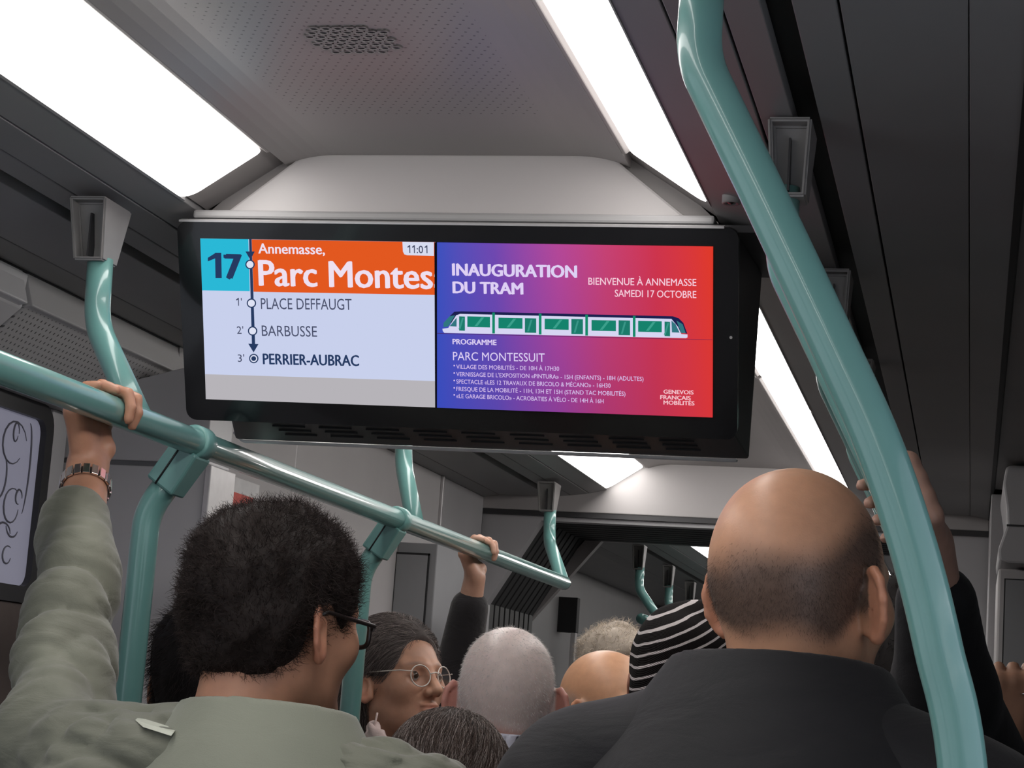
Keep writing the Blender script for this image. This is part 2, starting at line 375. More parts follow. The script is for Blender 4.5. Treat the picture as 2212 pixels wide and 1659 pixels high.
# framed window with scratched pane
def window():
    w = struct(thing('window_1', None, None, (-.945, 2.9, 1.76)))
    y0, y1, z0, z1 = 2.2, 3.43, 1.575, 1.945; o = (-.945, 2.9, 1.76); r = .045
    def rr(y0, y1, z0, z1, r):
        pts = []
        for cy, cz, a0 in ((y1-r, z1-r, 0), (y0+r, z1-r, 90), (y0+r, z0+r, 180), (y1-r, z0+r, 270)):
            for k in range(7): a = math.radians(a0+15*k); pts.append((cy+r*math.cos(a), cz+r*math.sin(a)))
        return pts
    A = rr(y0, y1, z0, z1, r); B = rr(y0+.03, y1-.03, z0+.03, z1-.03, r*.6); n = len(A); V = []
    for x in (-.935, -.955):
        V += [(x-o[0], p[0]-o[1], p[1]-o[2]) for p in A]+[(x-o[0], p[0]-o[1], p[1]-o[2]) for p in B]
    F = []
    for i in range(n):
        j = (i+1) % n
        F += [(i, j, n+j, n+i), (2*n+i, 2*n+j, 3*n+j, 3*n+i), (i, j, 2*n+j, 2*n+i), (n+i, n+j, 3*n+j, 3*n+i)]
    bm = bmesh.new(); vs = [bm.verts.new(v) for v in V]
    for f in F: bm.faces.new([vs[q] for q in f])
    tag(frombm('gasket', bm, M['char'], w), 'black rubber window gasket')
    m, nt, b = nmat('scratched window pane with daylight glow')
    b.inputs['Base Color'].default_value = (.30, .30, .36, 1); b.inputs['Roughness'].default_value = .25
    b.inputs['Emission Color'].default_value = (.75, .75, 1.0, 1); b.inputs['Emission Strength'].default_value = .14      # added glow stands in for daylight behind the frosted pane
    pane = tag(mk('pane', [(-.947-o[0], p[0]-o[1], p[1]-o[2]) for p in B], [tuple(range(n))], m, w), 'lilac grey pane covered in scratched curls')
    random.seed(5)
    def curl(cx_, cz, rx, rz, a0, a1, wd=.0014):
        P = []
        for k in range(15):
            a = a0+(a1-a0)*k/14; q = 1-.25*k/14
            P.append((-.9462-o[0], cx_+rx*q*math.cos(a)-o[1], cz+rz*q*math.sin(a)-o[2]))
        V, F = tubemesh(P, [wd*(.5+math.sin(math.pi*k/14)) for k in range(15)], 5); V = np.array(V); V[:, 0] = (V[:, 0]+.9462+o[0]-.9462-o[0])*1
        mk('scratch', V, F, M['brown2'], pane)
    for (px, py, rx, rz, a0, a1) in ((30, 960, .05, .045, .3, 5.6), (25, 1095, .035, .035, 1, 6.2), (55, 1000, .02, .10, -1.2, 1.4), (35, 935, .012, .02, 0, 6), (20, 850, .03, .03, 2, 5), (40, 1075, .014, .016, 0, 5), (5, 1150, .03, .02, 0, 4), (15, 1200, .02, .018, 1, 6), (0, 1020, .03, .05, 4, 7.5), (30, 1130, .03, .03, 3.4, 5.6)):
        p = atX(px, py, -.9462); curl(p[1], p[2], rx, rz, a0, a1)
M['brown2'] = plain('scratch in glass', (.15, .15, .18), .6)
window()
box('wall_panel', (-1.10, 1.7, 1.30), (-.94, 3.46, 1.575), M['brown'], wl, bev=.004)
box('wall_panel', (-1.10, 3.43, 1.30), (-.94, 3.50, 1.945), M['pale'], wl, bev=.006)
box('wall_panel', (-1.10, 1.7, 0), (-.95, 3.50, 1.29), M['char'], wl, bev=.004)
box('wall_panel', (-1.10, 3.46, 0), (-.97, 3.57, 1.945), M['wall'], wl)

# partition beside the door, facing the camera
pt = struct(thing('wall_partition', None, None, (-.80, 3.60, 0))); po = (-.80, 3.60, 0)
a_ = atY(289, 821, 3.54); b_ = atY(389, 796, 3.54); gz = atY(290, 1000, 3.54)[2]
prismY('panel', [(-1.1, gz+.005), (-.668, gz+.005), (-.668, 2.062), (b_[0], b_[2]), (a_[0], a_[2]), (-.90, 2.012), (-1.1, 2.0)], 3.54, 3.66, M['pale'], pt, bev=.002, off=po)
prismY('panel', [(-1.1, 0), (-.668, 0), (-.668, gz-.005), (-1.1, gz-.005)], 3.54, 3.66, M['pale'], pt, bev=.002, off=po)
box('joint_strip', (-1.1, 3.55, gz-.006), (-.67, 3.65, gz+.006), M['cab'], pt, off=po)
box('edge_strip', (-.668, 3.535, 0), (-.655, 3.665, 1.862), M['strip'], pt, bev=.002, off=po)
# long side wall beyond the partition, in separate panels
sw = struct(thing('wall_side', None, None, (-.80, 5, 0))); so = (-.80, 5, 0)
for (y0, y1) in ((3.66, 4.400), (4.407, 5.700), (5.722, 6.24)):
    box('panel', (-.86, y0, 0), (-.795, y1, 2.112), M['wall2' if y0 < 5 else 'wall'], sw, bev=.0015, off=so)
box('edge_strip', (-.80, 5.703, 0), (-.786, 5.719, 2.112), M['strip'], sw, bev=.002, off=so)
box('joint_strip', (-.80, 4.396, 0), (-.7955, 4.411, 2.112), M['strip'], sw, off=so)
# white notice board with a red sticker on that wall
nb = thing('notice_board', 'white notice plate with red sticker on the wall above the dark curly head', 'sign', (-.79, 4.03, 1.6))
box('plate', (-.7945, 3.90, 1.30), (-.790, 4.165, 1.895), M['white'], nb, bev=.001, off=(-.79, 4.03, 1.6))
st = box('sticker', (-.7899, 3.985, 1.775), (-.7893, 4.13, 1.862), M['red'], nb, off=(-.79, 4.03, 1.6))
for q in range(2): box('print', (-.7893, 4.04+.03*q, 1.815), (-.7890, 4.062+.03*q, 1.84), M['white'], st, off=(-.79, 4.03, 1.6))
# cabinet facing the camera in front of the strip
cb = thing('cabinet', 'grey wall cabinet with black-edged door left of the raised hand', 'cabinet', (-.7, 5.45, 0)); co = (-.7, 5.45, 0)
cz = atY(945, 1175, 5.3)[2]; cxr = atY(944, 1200, 5.3)[0]
box('body', (-.795, 5.30, 0), (cxr, 5.68, cz), M['cab'], cb, bev=.003, off=co)
d0 = atY(785, 1192, 5.298); d1 = atY(929, 1196, 5.298)
box('door', (-.792, 5.290, .05), (d1[0]-.004, 5.30, d1[2]-.006), M['cab'], cb, off=co)
box('seal', (-.794, 5.292, d1[2]-.006), (d1[0], 5.3005, d1[2]), M['dark'], cb, off=co)
box('seal', (d1[0]-.004, 5.292, .05), (d1[0], 5.3005, d1[2]), M['dark'], cb, off=co)
# right-hand cabinet and rounded cover
cr = thing('cabinet', 'grey cabinet with outlined door at the far right edge', 'cabinet', (.95, 5.2, 0)); ro = (.95, 5.2, 0)
box('body', (.818, 5.0, 0), (1.02, 5.5, 1.862), M['wall2'], cr, bev=.006, off=ro)
box('door', (.836, 4.992, 1.0), (1.00, 5.0, 1.835), M['cab'], cr, off=ro)
for lo, hi in (((.833, 4.994, 1.0), (.836, 5.0005, 1.838)), ((.833, 4.994, 1.835), (1.00, 5.0005, 1.838))): box('seal', lo, hi, M['dark'], cr, off=ro)
box('lower_door', (.836, 4.992, .1), (1.00, 5.0, .985), M['cab'], cr, off=ro)
tg = thing('door_cover', 'rounded grey door mechanism cover at the upper right edge', 'cover', (.95, 4.9, 1.95)); to = (.95, 4.9, 1.95)
prismY('shell', [(.828, 2.10), (.822, 2.06), (.832, 2.0), (.834, 1.96), (.815, 1.90), (.818, 1.875), (.84, 1.868), (1.02, 1.868), (1.02, 2.105), (.84, 2.105)], 4.91, 5.4, M['wall'], tg, bev=.006, off=to)
prismY('seam', [(.8335, 1.961), (.8335, 1.957), (1.0, 1.957), (1.0, 1.961)], 4.906, 4.912, M['char'], tg, off=to)
# right side wall near the far end
struct(box('wall_end', (.80, 5.52, 0), (1.09, 6.24, 2.105), M['wall'], bev=.002))

# ------------------------------------------------------------------ gangway
gw = struct(thing('wall_gangway', None, None, (0, 6.6, 0))); go = (0, 6.6, 0)
def ring(name, y0, y1, outer, inner, mat, parent, off):
    """frame: outer and inner polygons with the same number of points"""
    n = len(outer); V = []
    for y in (y0, y1):
        V += [(p[0]-off[0], y-off[1], p[1]-off[2]) for p in outer]+[(p[0]-off[0], y-off[1], p[1]-off[2]) for p in inner]
    bm = bmesh.new(); vs = [bm.verts.new(v) for v in V]
    for i in range(n-1):
        j = i+1
        for f in ((i, j, n+j, n+i), (2*n+i, 2*n+j, 3*n+j, 3*n+i), (i, j, 2*n+j, 2*n+i), (n+i, n+j, 3*n+j, 3*n+i)): bm.faces.new([vs[q] for q in f])
    return frombm(name, bm, mat, parent)
O1 = [(-.80, 0), (-.80, 1.75), (-.80, 2.06), (.80, 2.06), (.80, 1.75), (.80, 0)]
I1 = [(-.772, 0), (-.768, 1.768), (-.604, 2.046), (.604, 2.046), (.768, 1.768), (.772, 0)]
ring('frame', 6.262, 6.32, O1, I1, M['wall'], gw, go)
I2 = [(-.800, 0), (-.786, 1.76), (-.530, 2.052), (.530, 2.052), (.786, 1.76), (.800, 0)]
nrib = 9
for k in range(nrib):          # folds of the bellows
    y = 6.32+k*.075; g = .012
    ring('bellows_fold', y, y+.055, [(x*1.12, z+.05 if z else 0) for x, z in I1], [(x*1.0, z+.004 if z else 0) for x, z in I1], M['bellows'], gw, go)
    ring('bellows_fold', y+.055, y+.075, [(x*1.12, z+.05 if z else 0) for x, z in I1], [(x*1.03, z+.02 if z else 0) for x, z in I1], M['bellows'], gw, go)
O2 = [(-.86, 0), (-.86, 1.80), (-.60, 2.11), (.60, 2.11), (.86, 1.80), (.86, 0)]
ring('frame', 7.0, 7.05, [(-1.1, 0), (-1.1, 2.0), (-.9, 2.3), (.9, 2.3), (1.1, 2.0), (1.1, 0)], O2, M['bellows'], gw, go)
I3 = [(-.80, 0), (-.79, 1.742), (-.538, 2.052), (.538, 2.052), (.79, 1.742), (.80, 0)]
I2b = [(-.85, 0), (-.845, 1.75), (-.570, 2.085), (.570, 2.085), (.845, 1.75), (.85, 0)]
ring('frame_edge', 6.985, 7.03, I2b, I3, M['beam'], gw, go)
ring('frame', 7.05, 7.10, [(-1.1, 0), (-1.1, 2.0), (-.9, 2.3), (.9, 2.3), (1.1, 2.0), (1.1, 0)], I2b, M['bellows'], gw, go)
# far car: end wall and pillars
fw = struct(thing('wall_far', None, None, (0, 12.2, 0)))
box('panel', (-1.1, 12.15, 0), (1.1, 12.3, 2.25), M['cab'], fw, off=(0, 12.2, 0))
box('panel', (-1.1, 12.0, 1.78), (1.1, 12.15, 2.12), M['side'], fw, off=(0, 12.2, 0))
for x0 in (-1.145, 1.095): box('panel', (x0, 7.1, 0), (x0+.05, 12.15, 2.115), M['side'], fw, off=(0, 12.2, 0))
pp = atY(1238, 1370, 9.0)
box('post', (pp[0]-.012, 9.0, 0), (pp[0]+.012, 9.03, 1.80), M['strip'], fw, bev=.003, off=(0, 12.2, 0))
box('header', (-1.10, 9.0, 1.80), (pp[0]+.012, 9.06, 1.96), M['dark'], fw, bev=.003, off=(0, 12.2, 0))

# small sensor ring in the dark ceiling by the display
sn = thing('ceiling_sensor', 'small round chrome sensor in the dark ceiling above the display corner', 'sensor', atZ(1580, 437, 2.136))
def lathe(name, prof, mat, parent, n=24, axis='z', off=(0, 0, 0), smooth=True):
    V = []; m = len(prof)
    for r, z in prof:
        for k in range(n):
            a = 2*math.pi*k/n; v = (r*math.cos(a), r*math.sin(a), z)
            if axis == 'y': v = (v[0], v[2], v[1])
            V.append(np.array(v)+np.array(off))
    F = [(i*n+k, i*n+(k+1) % n, (i+1)*n+(k+1) % n, (i+1)*n+k) for i in range(m-1) for k in range(n)]
    return mk(name, V, F, mat, parent, smooth)
lathe('ring', [(.013, .012), (.013, -.001), (.011, -.0025), (.007, -.0015), (.007, .002)], M['cast'], sn)
lathe('lens', [(.007, 0), (.004, -.002), (.0005, -.003)], M['black'], sn)
# ------------------------------------------------------------------ grab rails
RT = .0195
def bracket(p, z0, z1, parent, off, wx=.040, wy0=.044, wy1=.082):
    """tapered cast foot with an open pocket towards the rear of the car, screwed into the ceiling slot"""
    bm = bmesh.new(); o = np.array(off); x, y = p[0], p[1]
    pts = [(x-wx/2, y-wy0/2, z0), (x+wx/2, y-wy0/2, z0), (x+wx/2, y+wy0/2, z0), (x-wx/2, y+wy0/2, z0),
           (x-wx*.62, y-wy1/2, z1), (x+wx*.62, y-wy1/2, z1), (x+wx*.62, y+wy1/2, z1), (x-wx*.62, y+wy1/2, z1)]
    vs = [bm.verts.new(Vector([float(c) for c in np.array(q)-o])) for q in pts]
    fs = [bm.faces.new([vs[i] for i in f]) for f in ((3, 2, 1, 0), (4, 5, 6, 7), (0, 1, 5, 4), (1, 2, 6, 5), (2, 3, 7, 6), (3, 0, 4, 7))]
    bmesh.ops.recalc_face_normals(bm, faces=bm.faces)
    front = fs[2]
    bmesh.ops.inset_individual(bm, faces=[front], thickness=.007)
    r = bmesh.ops.extrude_discrete_faces(bm, faces=[front]); f = r['faces'][0]
    bmesh.ops.translate(bm, vec=(0, .022, 0), verts=f.verts[:])
    bmesh.ops.bevel(bm, geom=[e for e in bm.edges if e.calc_length() > .03], offset=.0025, segments=2, affect='EDGES')
    b = frombm('bracket', bm, M['cast'], parent)
    box('bracket_seam', (x-.0012, y-wy0/2-.003, z0+.006), (x+.0012, y-wy0/2+.016, z1-.02), M['char'], b, off=off)
    return b
BX, BZ = -.357, 1.80
gr = thing('grab_rail', 'long turquoise grab rail held by two raised hands, hung from the ceiling', 'grab rail', (BX, 3.5, 0)); g0 = np.array([BX, 3.5, 0])
be = atX(1218, 1262, BX)
tube('rail', [(BX, -.5, BZ), (BX, be[1], BZ)], RT, M['teal'], gr, 28, g0)
lathe('end_cap', [(RT, 0), (RT*1.02, .003), (RT*.8, .008), (.002, .010)], M['chrome'], gr, 24, 'y', off=np.array([BX, be[1]-.001, BZ])-g0)
def hanger(y, yj, xs, ztop=2.122):
    bracket((xs-.008, y), ztop-.088, ztop, gr, g0, .046, .050, .094)
    path = rounded([(xs, y, ztop-.082), (xs+.004, y, 1.945), (BX, yj, BZ)], .10, 10)
    tube('hanger', path, RT*.95, M['teal'], gr, 24, g0)
hanger(2.58, 2.52, -.470); hanger(4.06, 3.93, atY(868, 985, 4.06)[0]); hanger(5.86, be[1]-.012, atY(1187, 1120, 5.86)[0])
def clamp_pole(y, xs, zb):
    """collar round the rail, socket, and a bent pole down to the floor"""
    d = np.array([xs-BX, 0, zb-BZ]); d /= np.linalg.norm(d)
    c = mk('collar', *tube_sleeve((BX, y, BZ), RT+.006, RT, .036, g0), M['teal2'], gr, True)
    a = np.array([BX, y, BZ]); s0 = a+d*.012; s1 = a+d*.082
    side = np.array([0, 1, 0]); n = np.cross(side, d)
    P8 = []
    for (q, hw, hn) in ((s1, .024, .025), (s0, .030, .023)):
        P8 += [q-side*hw-n*hn, q+side*hw-n*hn, q+side*hw+n*hn, q-side*hw+n*hn]
    hexa('socket', P8, M['teal2'], gr, .004, g0)
    m = (s0+s1)/2 - side*.029
    tube('socket_seam', [s0-side*.0302+n*.006, s1-side*.0242+n*.006], .0016, M['char'], gr, 6, g0)
    path = rounded([a+d*.06, (xs, y, zb), (xs-.01, y, 0)], .10, 10)
    tube('pole', path, RT*1.05, M['teal'], gr, 24, g0)
def tube_sleeve(p, ro, ri, w, off, n=28):
    V = []; prof = [(ri, -w/2), (ro-.002, -w/2), (ro, -w/2+.003), (ro, w/2-.003), (ro-.002, w/2), (ri, w/2)]
    for r, y in prof:
        for k in range(n):
            a = 2*math.pi*k/n; V.append((p[0]+r*math.cos(a)-off[0], p[1]+y-off[1], p[2]+r*math.sin(a)-off[2]))
    m = len(prof); F = [(i*n+k, i*n+(k+1) % n, (i+1)*n+(k+1) % n, (i+1)*n+k) for i in range(m-1) for k in range(n)]
    return V, F
q = atY(318, 1105, 2.73); clamp_pole(2.73, q[0], q[2])
q = atY(782, 1235, 3.80); clamp_pole(3.80, q[0], q[2])

# bent door poles on the right: the same pole four times, one behind the other
PP = [(1512, -120), (1508, 130), (1640, 402), (1800, 742), (1897, 958), (1972, 1180), (2027, 1400), (2062, 1560), (2083, 1700)]
YP = 1.49; RP = .0178
shape = [atY(x, y, YP) for x, y in PP]
shape = [(p[0], p[2]) for p in shape]
# mean ceiling position and curve of the pole, extended to the floor
shape = [(shape[1][0], 2.05)]+shape[1:-2]+[shape[-1], (.783, 1.15), (.786, .6), (.786, 0.0)]
def smooth_path(pts, n=8):
    P = [np.array(p, float) for p in pts]; out = []
    for i in range(len(P)-1):
        p0, p1, p2, p3 = P[max(0, i-1)], P[i], P[i+1], P[min(len(P)-1, i+2)]
        for k in range(n):
            t = k/n; out.append(.5*((2*p1)+(-p0+p2)*t+(2*p0-5*p1+4*p2-p3)*t*t+(-p0+3*p1-3*p2+p3)*t**3))
    out.append(P[-1]); return out
def door_pole(y, label):
    root = thing('door_pole', label, 'pole', (.775, y, 0), 'bent turquoise poles on the right'); o = np.array([.775, y, 0])
    top = rounded([(shape[0][0], y, 2.05), (shape[1][0], y, shape[1][1]), (shape[2][0], y, shape[2][1])], .09, 10)
    rest = [np.array([p[0], y, p[1]]) for p in smooth_path(shape[2:])]
    path = top[:-1]+rest
    tube('tube', path, RP, M['teal'], root, 32, o)
    bracket((shape[0][0]+.006, y), 2.035, 2.122, root, o)
    return root
door_pole(YP, 'large bent turquoise pole in the right foreground, nearest the viewer')
door_pole(2.20, 'second bent turquoise pole, its top bend peeking out behind the foreground pole')
door_pole(2.95, 'third bent turquoise pole, a dark curve behind the foreground pole')
door_pole(3.68, 'farthest bent turquoise pole, just beside the front bald head')

# hangers of the rail in the far car
fr = thing('grab_rail', 'far turquoise grab rail with grey brackets beyond the gangway', 'grab rail', (-.35, 9, 0), None); f0 = np.array([-.35, 9, 0])
for i, (px, py) in enumerate(((1380, 1178), (1443, 1222), (1490, 1257))):
    p = atZ(px, py, 2.118); y = p[1]; xs = p[0]+.01
    bracket((xs-.006, y), 2.02, 2.118, fr, f0)
    tube('hanger', rounded([(xs, y, 2.03), (xs, y, 1.945), (xs+.11, y, BZ)], .08, 8), RT*.95, M['teal'], fr, 16, f0)
xs0 = atZ(1380, 1178, 2.118)[0]+.12
tube('rail', [(xs0, 7.3, BZ), (xs0-.065, 11.6, BZ)], RT, M['teal'], fr, 16, f0)

# ------------------------------------------------------------------ hanging passenger display
DT, DB = 2.700, 2.810
TL = atY(385, 478, DT); TR = atY(1600, 492, DT); BL = atY(400, 905, DB); BR = atY(1588, 951, DB)
ztop = (TL[2]+TR[2])/2; zbot = (BL[2]+BR[2])/2; xl = (TL[0]+BL[0])/2; xr = (TR[0]+BR[0])/2
dsp = thing('information_display', 'wide black passenger display showing line 17 and a colourful tram advert', 'display', ((xl+xr)/2, 2.8, zbot)); d0_ = np.array([(xl+xr)/2, 2.8, zbot])
ex = np.array([1., 0, 0]); O = np.array([xl, DT, ztop]); ev = np.array([0, DB-DT, zbot-ztop]); DH = np.linalg.norm(ev); ev /= DH
en = np.cross(ex, ev); en = en if en[1] < 0 else -en
DW = xr-xl
def on_screen(px, py):
    r = ray(px, py); t = ((O-CAM)@en)/(r@en); p = CAM+r*t-O; return np.array([p@ex, p@ev])
def sp(u, v, h): return O+ex*u+ev*v+en*h-d0_
def rrect(w, h, r, n=6, x=0., y=0.):
    pts = []
    for cu, cv, a0 in ((w-r, r, -90), (w-r, h-r, 0), (r, h-r, 90), (r, r, 180)):
        for k in range(n+1): a = math.radians(a0+90*k/n); pts.append((x+cu+r*math.cos(a), y+cv+r*math.sin(a)))
    return pts
def plate(name, pts, h0, h1, mat, parent):
    n = len(pts); V = [sp(u, v, h1) for u, v in pts]+[sp(u, v, h0) for u, v in pts]
    bm = bmesh.new(); vs = [bm.verts.new(Vector([float(c) for c in v])) for v in V]
    bm.faces.new(vs[:n]); bm.faces.new(vs[n:][::-1])
    for i in range(n): bm.faces.new((vs[i], vs[(i+1) % n], vs[n+(i+1) % n], vs[n+i]))
    return frombm(name, bm, mat, parent)
bz = plate('bezel', rrect(DW, DH, .016), -.012, 0, M['black'], dsp)
plate('top_rim', [(.004, -.0022), (DW-.02, -.0022), (DW-.02, .0008), (.004, .0008)], -.01, .0012, M['strip'], bz)
# housing behind the glass
yb = 2.97; zb_ = atY(1000, 968, yb)[2]; xlb = atY(508, 949, yb)[0]; xrb = atY(1618, 990, yb)[0]; zt_b = 2.128
w0 = [O+ex*.012+ev*.006-en*.012, O+ex*(DW-.004)+ev*.006-en*.012, O+ex*(DW-.006)+ev*(DH-.004)-en*.012, O+ex*.012+ev*(DH-.004)-en*.012]
lowl = np.array([xlb, yb, zb_]); lowr = np.array([xrb, yb, zb_])
hexa('housing', [w0[3]+ex*.055, w0[2], lowr, lowl, w0[0], w0[1], np.array([xrb+.006, yb, zt_b]), np.array([xlb, yb, zt_b])], M['char'], dsp, .004, d0_)
rimp = [np.array([xlb-.004, yb+.004, zb_+.012]), np.array([xlb+.012, yb+.004, zb_-.002]), np.array([xrb-.02, yb+.004, zb_-.002]), np.array([xrb+.002, yb+.004, zb_-.002]), np.array([xrb+.004, yb+.004, zb_+.03]), np.array([xrb+.008, yb+.004, 2.09])]
tag(tube('edge_rim', rounded(rimp, .014, 6),   .0030, M['rim'], dsp, 10, d0_), 'thin bright rim along the rear edge of the housing')
box('ceiling_mount', (xl+.12, 2.78, 2.118), (xr-.12, 2.95, 2.140), M['char'], dsp, off=d0_)
# ventilation slots in the lower face
und = (w0[3]+w0[2])/2; vd = (lowl+lowr)/2-(w0[3]+w0[2])/2
for gx in range(9):
    for gy in range(3):
        c = und+ex*(-.28+gx*.075)+vd*(.3+.18*gy)
        box('vent_slot', c+np.array([-.026, -.0014, -.0022]), c+np.array([.026, .0014, .0006]), M['dark'], dsp, off=d0_)
# --- pictures on the glass
EM = {}
def ec(r, g, b):
    k = (r, g, b)
    if k not in EM: EM[k] = emit('screen colour %d %d %d' % k, lin(r, g, b), 1.0)
    return EM[k]
def quad_px(name, pts, h, mat, parent):
    P = [on_screen(*p) for p in pts]; V = [sp(p[0], p[1], h) for p in P]
    return mk(name, V, [tuple(range(len(V)))], mat, parent)
H = .0004
stop = quad_px('stop_list_panel', [(433, 515), (941, 523), (941, 880), (445, 862)], H, ec(200, 208, 236), dsp)
quad_px('footer_band', [(443.5, 808), (941, 823), (941, 880), (445, 862)], H*2, ec(182, 179, 184), stop)
quad_px('line_tile', [(433, 515), (537, 516.5), (540, 629), (437, 627)], H*2, ec(42, 184, 214), stop)
quad_px('destination_banner', [(544, 517), (941, 523), (941, 637), (548, 630)], H*2, ec(226, 88, 32), stop)
quad_px('clock_tab', [(870, 522), (938, 523), (938, 552.5), (880, 551), (874, 549), (871, 543)], H*4, ec(215, 220, 240), stop)
navy = ec(38, 58, 96)
quad_px('route_line', [(538.5, 516), (544, 516), (552, 752), (545, 752)], H*3, navy, stop)
quad_px('arrow_head', [(531, 543), (551, 543), (541.5, 561)], H*3.5, navy, stop)
quad_px('arrow_head', [(537, 742), (559, 743), (548.5, 761)], H*3.5, navy, stop)
def disc(px, py, r, h, mat, name):
    quad_px(name, [(px+r*math.cos(2*math.pi*k/24), py+r*math.sin(2*math.pi*k/24)) for k in range(24)], h, mat, stop)
for (px, py) in ((541, 571), (544, 654.5), (546.5, 714.5), (549, 774)):
    disc(px, py, 10.2, H*4, navy, 'stop_ring'); disc(px, py, 7.6, H*4.5, ec(222, 226, 244), 'stop_dot')
disc(549, 774, 5.2, H*5, navy, 'stop_dot')
# advert with its colour run
m = bpy.data.materials.new('advert colours'); m.use_nodes = True; nt = m.node_tree; nt.nodes.remove(nt.nodes['Principled BSDF'])
tc = nt.nodes.new('ShaderNodeTexCoord'); s_ = nt.nodes.new('ShaderNodeSeparateXYZ'); nt.links.new(tc.outputs['Object'], s_.inputs[0])
ua, ub = on_screen(945, 700)[0], on_screen(1541, 700)[0]; X0 = sp(ua, 0, 0)[0]; X1 = sp(ub, 0, 0)[0]; Z0 = sp(0, on_screen(1240, 890)[1], 0)[2]; Z1 = sp(0, on_screen(1240, 528)[1], 0)[2]
def mrange(o, a, b):
    n = nt.nodes.new('ShaderNodeMapRange'); n.inputs[1].default_value = a; n.inputs[2].default_value = b; nt.links.new(o, n.inputs[0]); return n.outputs[0]
def ramp(stops, fac):
    r = nt.nodes.new('ShaderNodeValToRGB'); e = r.color_ramp.elements
    while len(e) < len(stops): e.new(.5)
    for i, (p, c) in enumerate(stops): e[i].position = p; e[i].color = lin(*c)
    nt.links.new(fac, r.inputs[0]); return r.outputs[0]
fx = mrange(s_.outputs[0], X0, X1); fz = mrange(s_.outputs[2], Z0, Z1)
top = ramp([(0, (58, 82, 190)), (.22, (112, 72, 176)), (.45, (180, 72, 152)), (.62, (198, 66, 116)), (.8, (206, 52, 76)), (1, (224, 58, 40))], fx)
bot = ramp([(0, (58, 76, 188)), (.22, (90, 70, 172)), (.45, (142, 62, 150)), (.62, (172, 56, 112)), (.8, (190, 52, 84)), (1, (216, 54, 56))], fx)
mx = nt.nodes.new('ShaderNodeMix'); mx.data_type = 'RGBA'; nt.links.new(fz, mx.inputs['Factor']); nt.links.new(bot, mx.inputs[6]); nt.links.new(top, mx.inputs[7])
e = nt.nodes.new('ShaderNodeEmission'); nt.links.new(mx.outputs[2], e.inputs[0]); nt.links.new(e.outputs[0], nt.nodes['Material Output'].inputs[0])
adv = quad_px('advert_panel', [(945, 523), (1541, 532), (1540, 901), (945, 880)], H*7, m, dsp)
quad_px('divider', [(939.5, 523), (945.2, 523), (945.2, 880.2), (941, 880)], H*7.2, ec(12, 12, 22), dsp)
def z2(a, b): return (930+a/3.511, 500+b/3.511)
def art(name, zp, h, c): return quad_px(name, [z2(*p) for p in zp], h, ec(*c), adv)
art('ground_line', [(55, 768), (2140, 818), (2140, 821), (55, 772)], H*8, (70, 28, 80))
art('tram_roof', [(118, 690), (150, 640), (185, 606), (240, 603), (1840, 640), (1885, 655), (1920, 690), (1950, 772), (1880, 760), (1830, 700)], H*8.5, (28, 32, 78))
art('tram_body', [(95, 735), (140, 728), (200, 632), (230, 622), (1830, 660), (1880, 720), (1905, 775), (1952, 778), (1952, 800), (1940, 806), (110, 766), (98, 752)], H*9, (214, 214, 242))
for zp in ([(104, 690), (150, 640), (192, 632), (140, 716), (104, 724)], [(150, 715), (203, 650), (203, 718)], [(1830, 672), (1862, 700), (1892, 764), (1834, 762)], [(1868, 672), (1915, 700), (1938, 768), (1905, 768)]):
    art('tram_window', zp, H*9.5, (50, 118, 128))
g1 = (22, 130, 108)
for a, b, y0, y1 in ((284, 456, 640, 722), (520, 702, 650, 732), (870, 1052, 658, 740), (1225, 1410, 668, 750), (1578, 1757, 674, 758)):
    art('tram_window', [(a, y0), (b, y0+4), (b, y1+3), (a, y1-1)], H*9.6, g1)
    c = a+(b-a)*.62; art('window_glint', [(c, y0+8), (c+22, y0+8), (c-30, y1-8), (c-52, y1-8)], H*9.9, (60, 160, 140))
for a, b, y0, y1 in ((222, 266, 640, 748), (720, 806, 654, 764), (1072, 1160, 660, 774), (1430, 1517, 670, 782), (1778, 1820, 680, 790)):
    art('tram_door', [(a, y0), (b, y0+2), (b, y1+2), (a, y1)], H*9.6, (28, 122, 106))
    c = (a+b)/2; art('window_glint', [(c, y0+12), (c+14, y0+12), (c-12, y1-10), (c-26, y1-10)], H*9.9, (58, 150, 136))
for a, y0, y1 in ((473, 612, 770), (826, 620, 778), (1178, 628, 786), (1538, 637, 796)):
    art('tram_joint', [(a, y0), (a+20, y0), (a+20, y1), (a, y1)], H*9.7, (20, 136, 104))
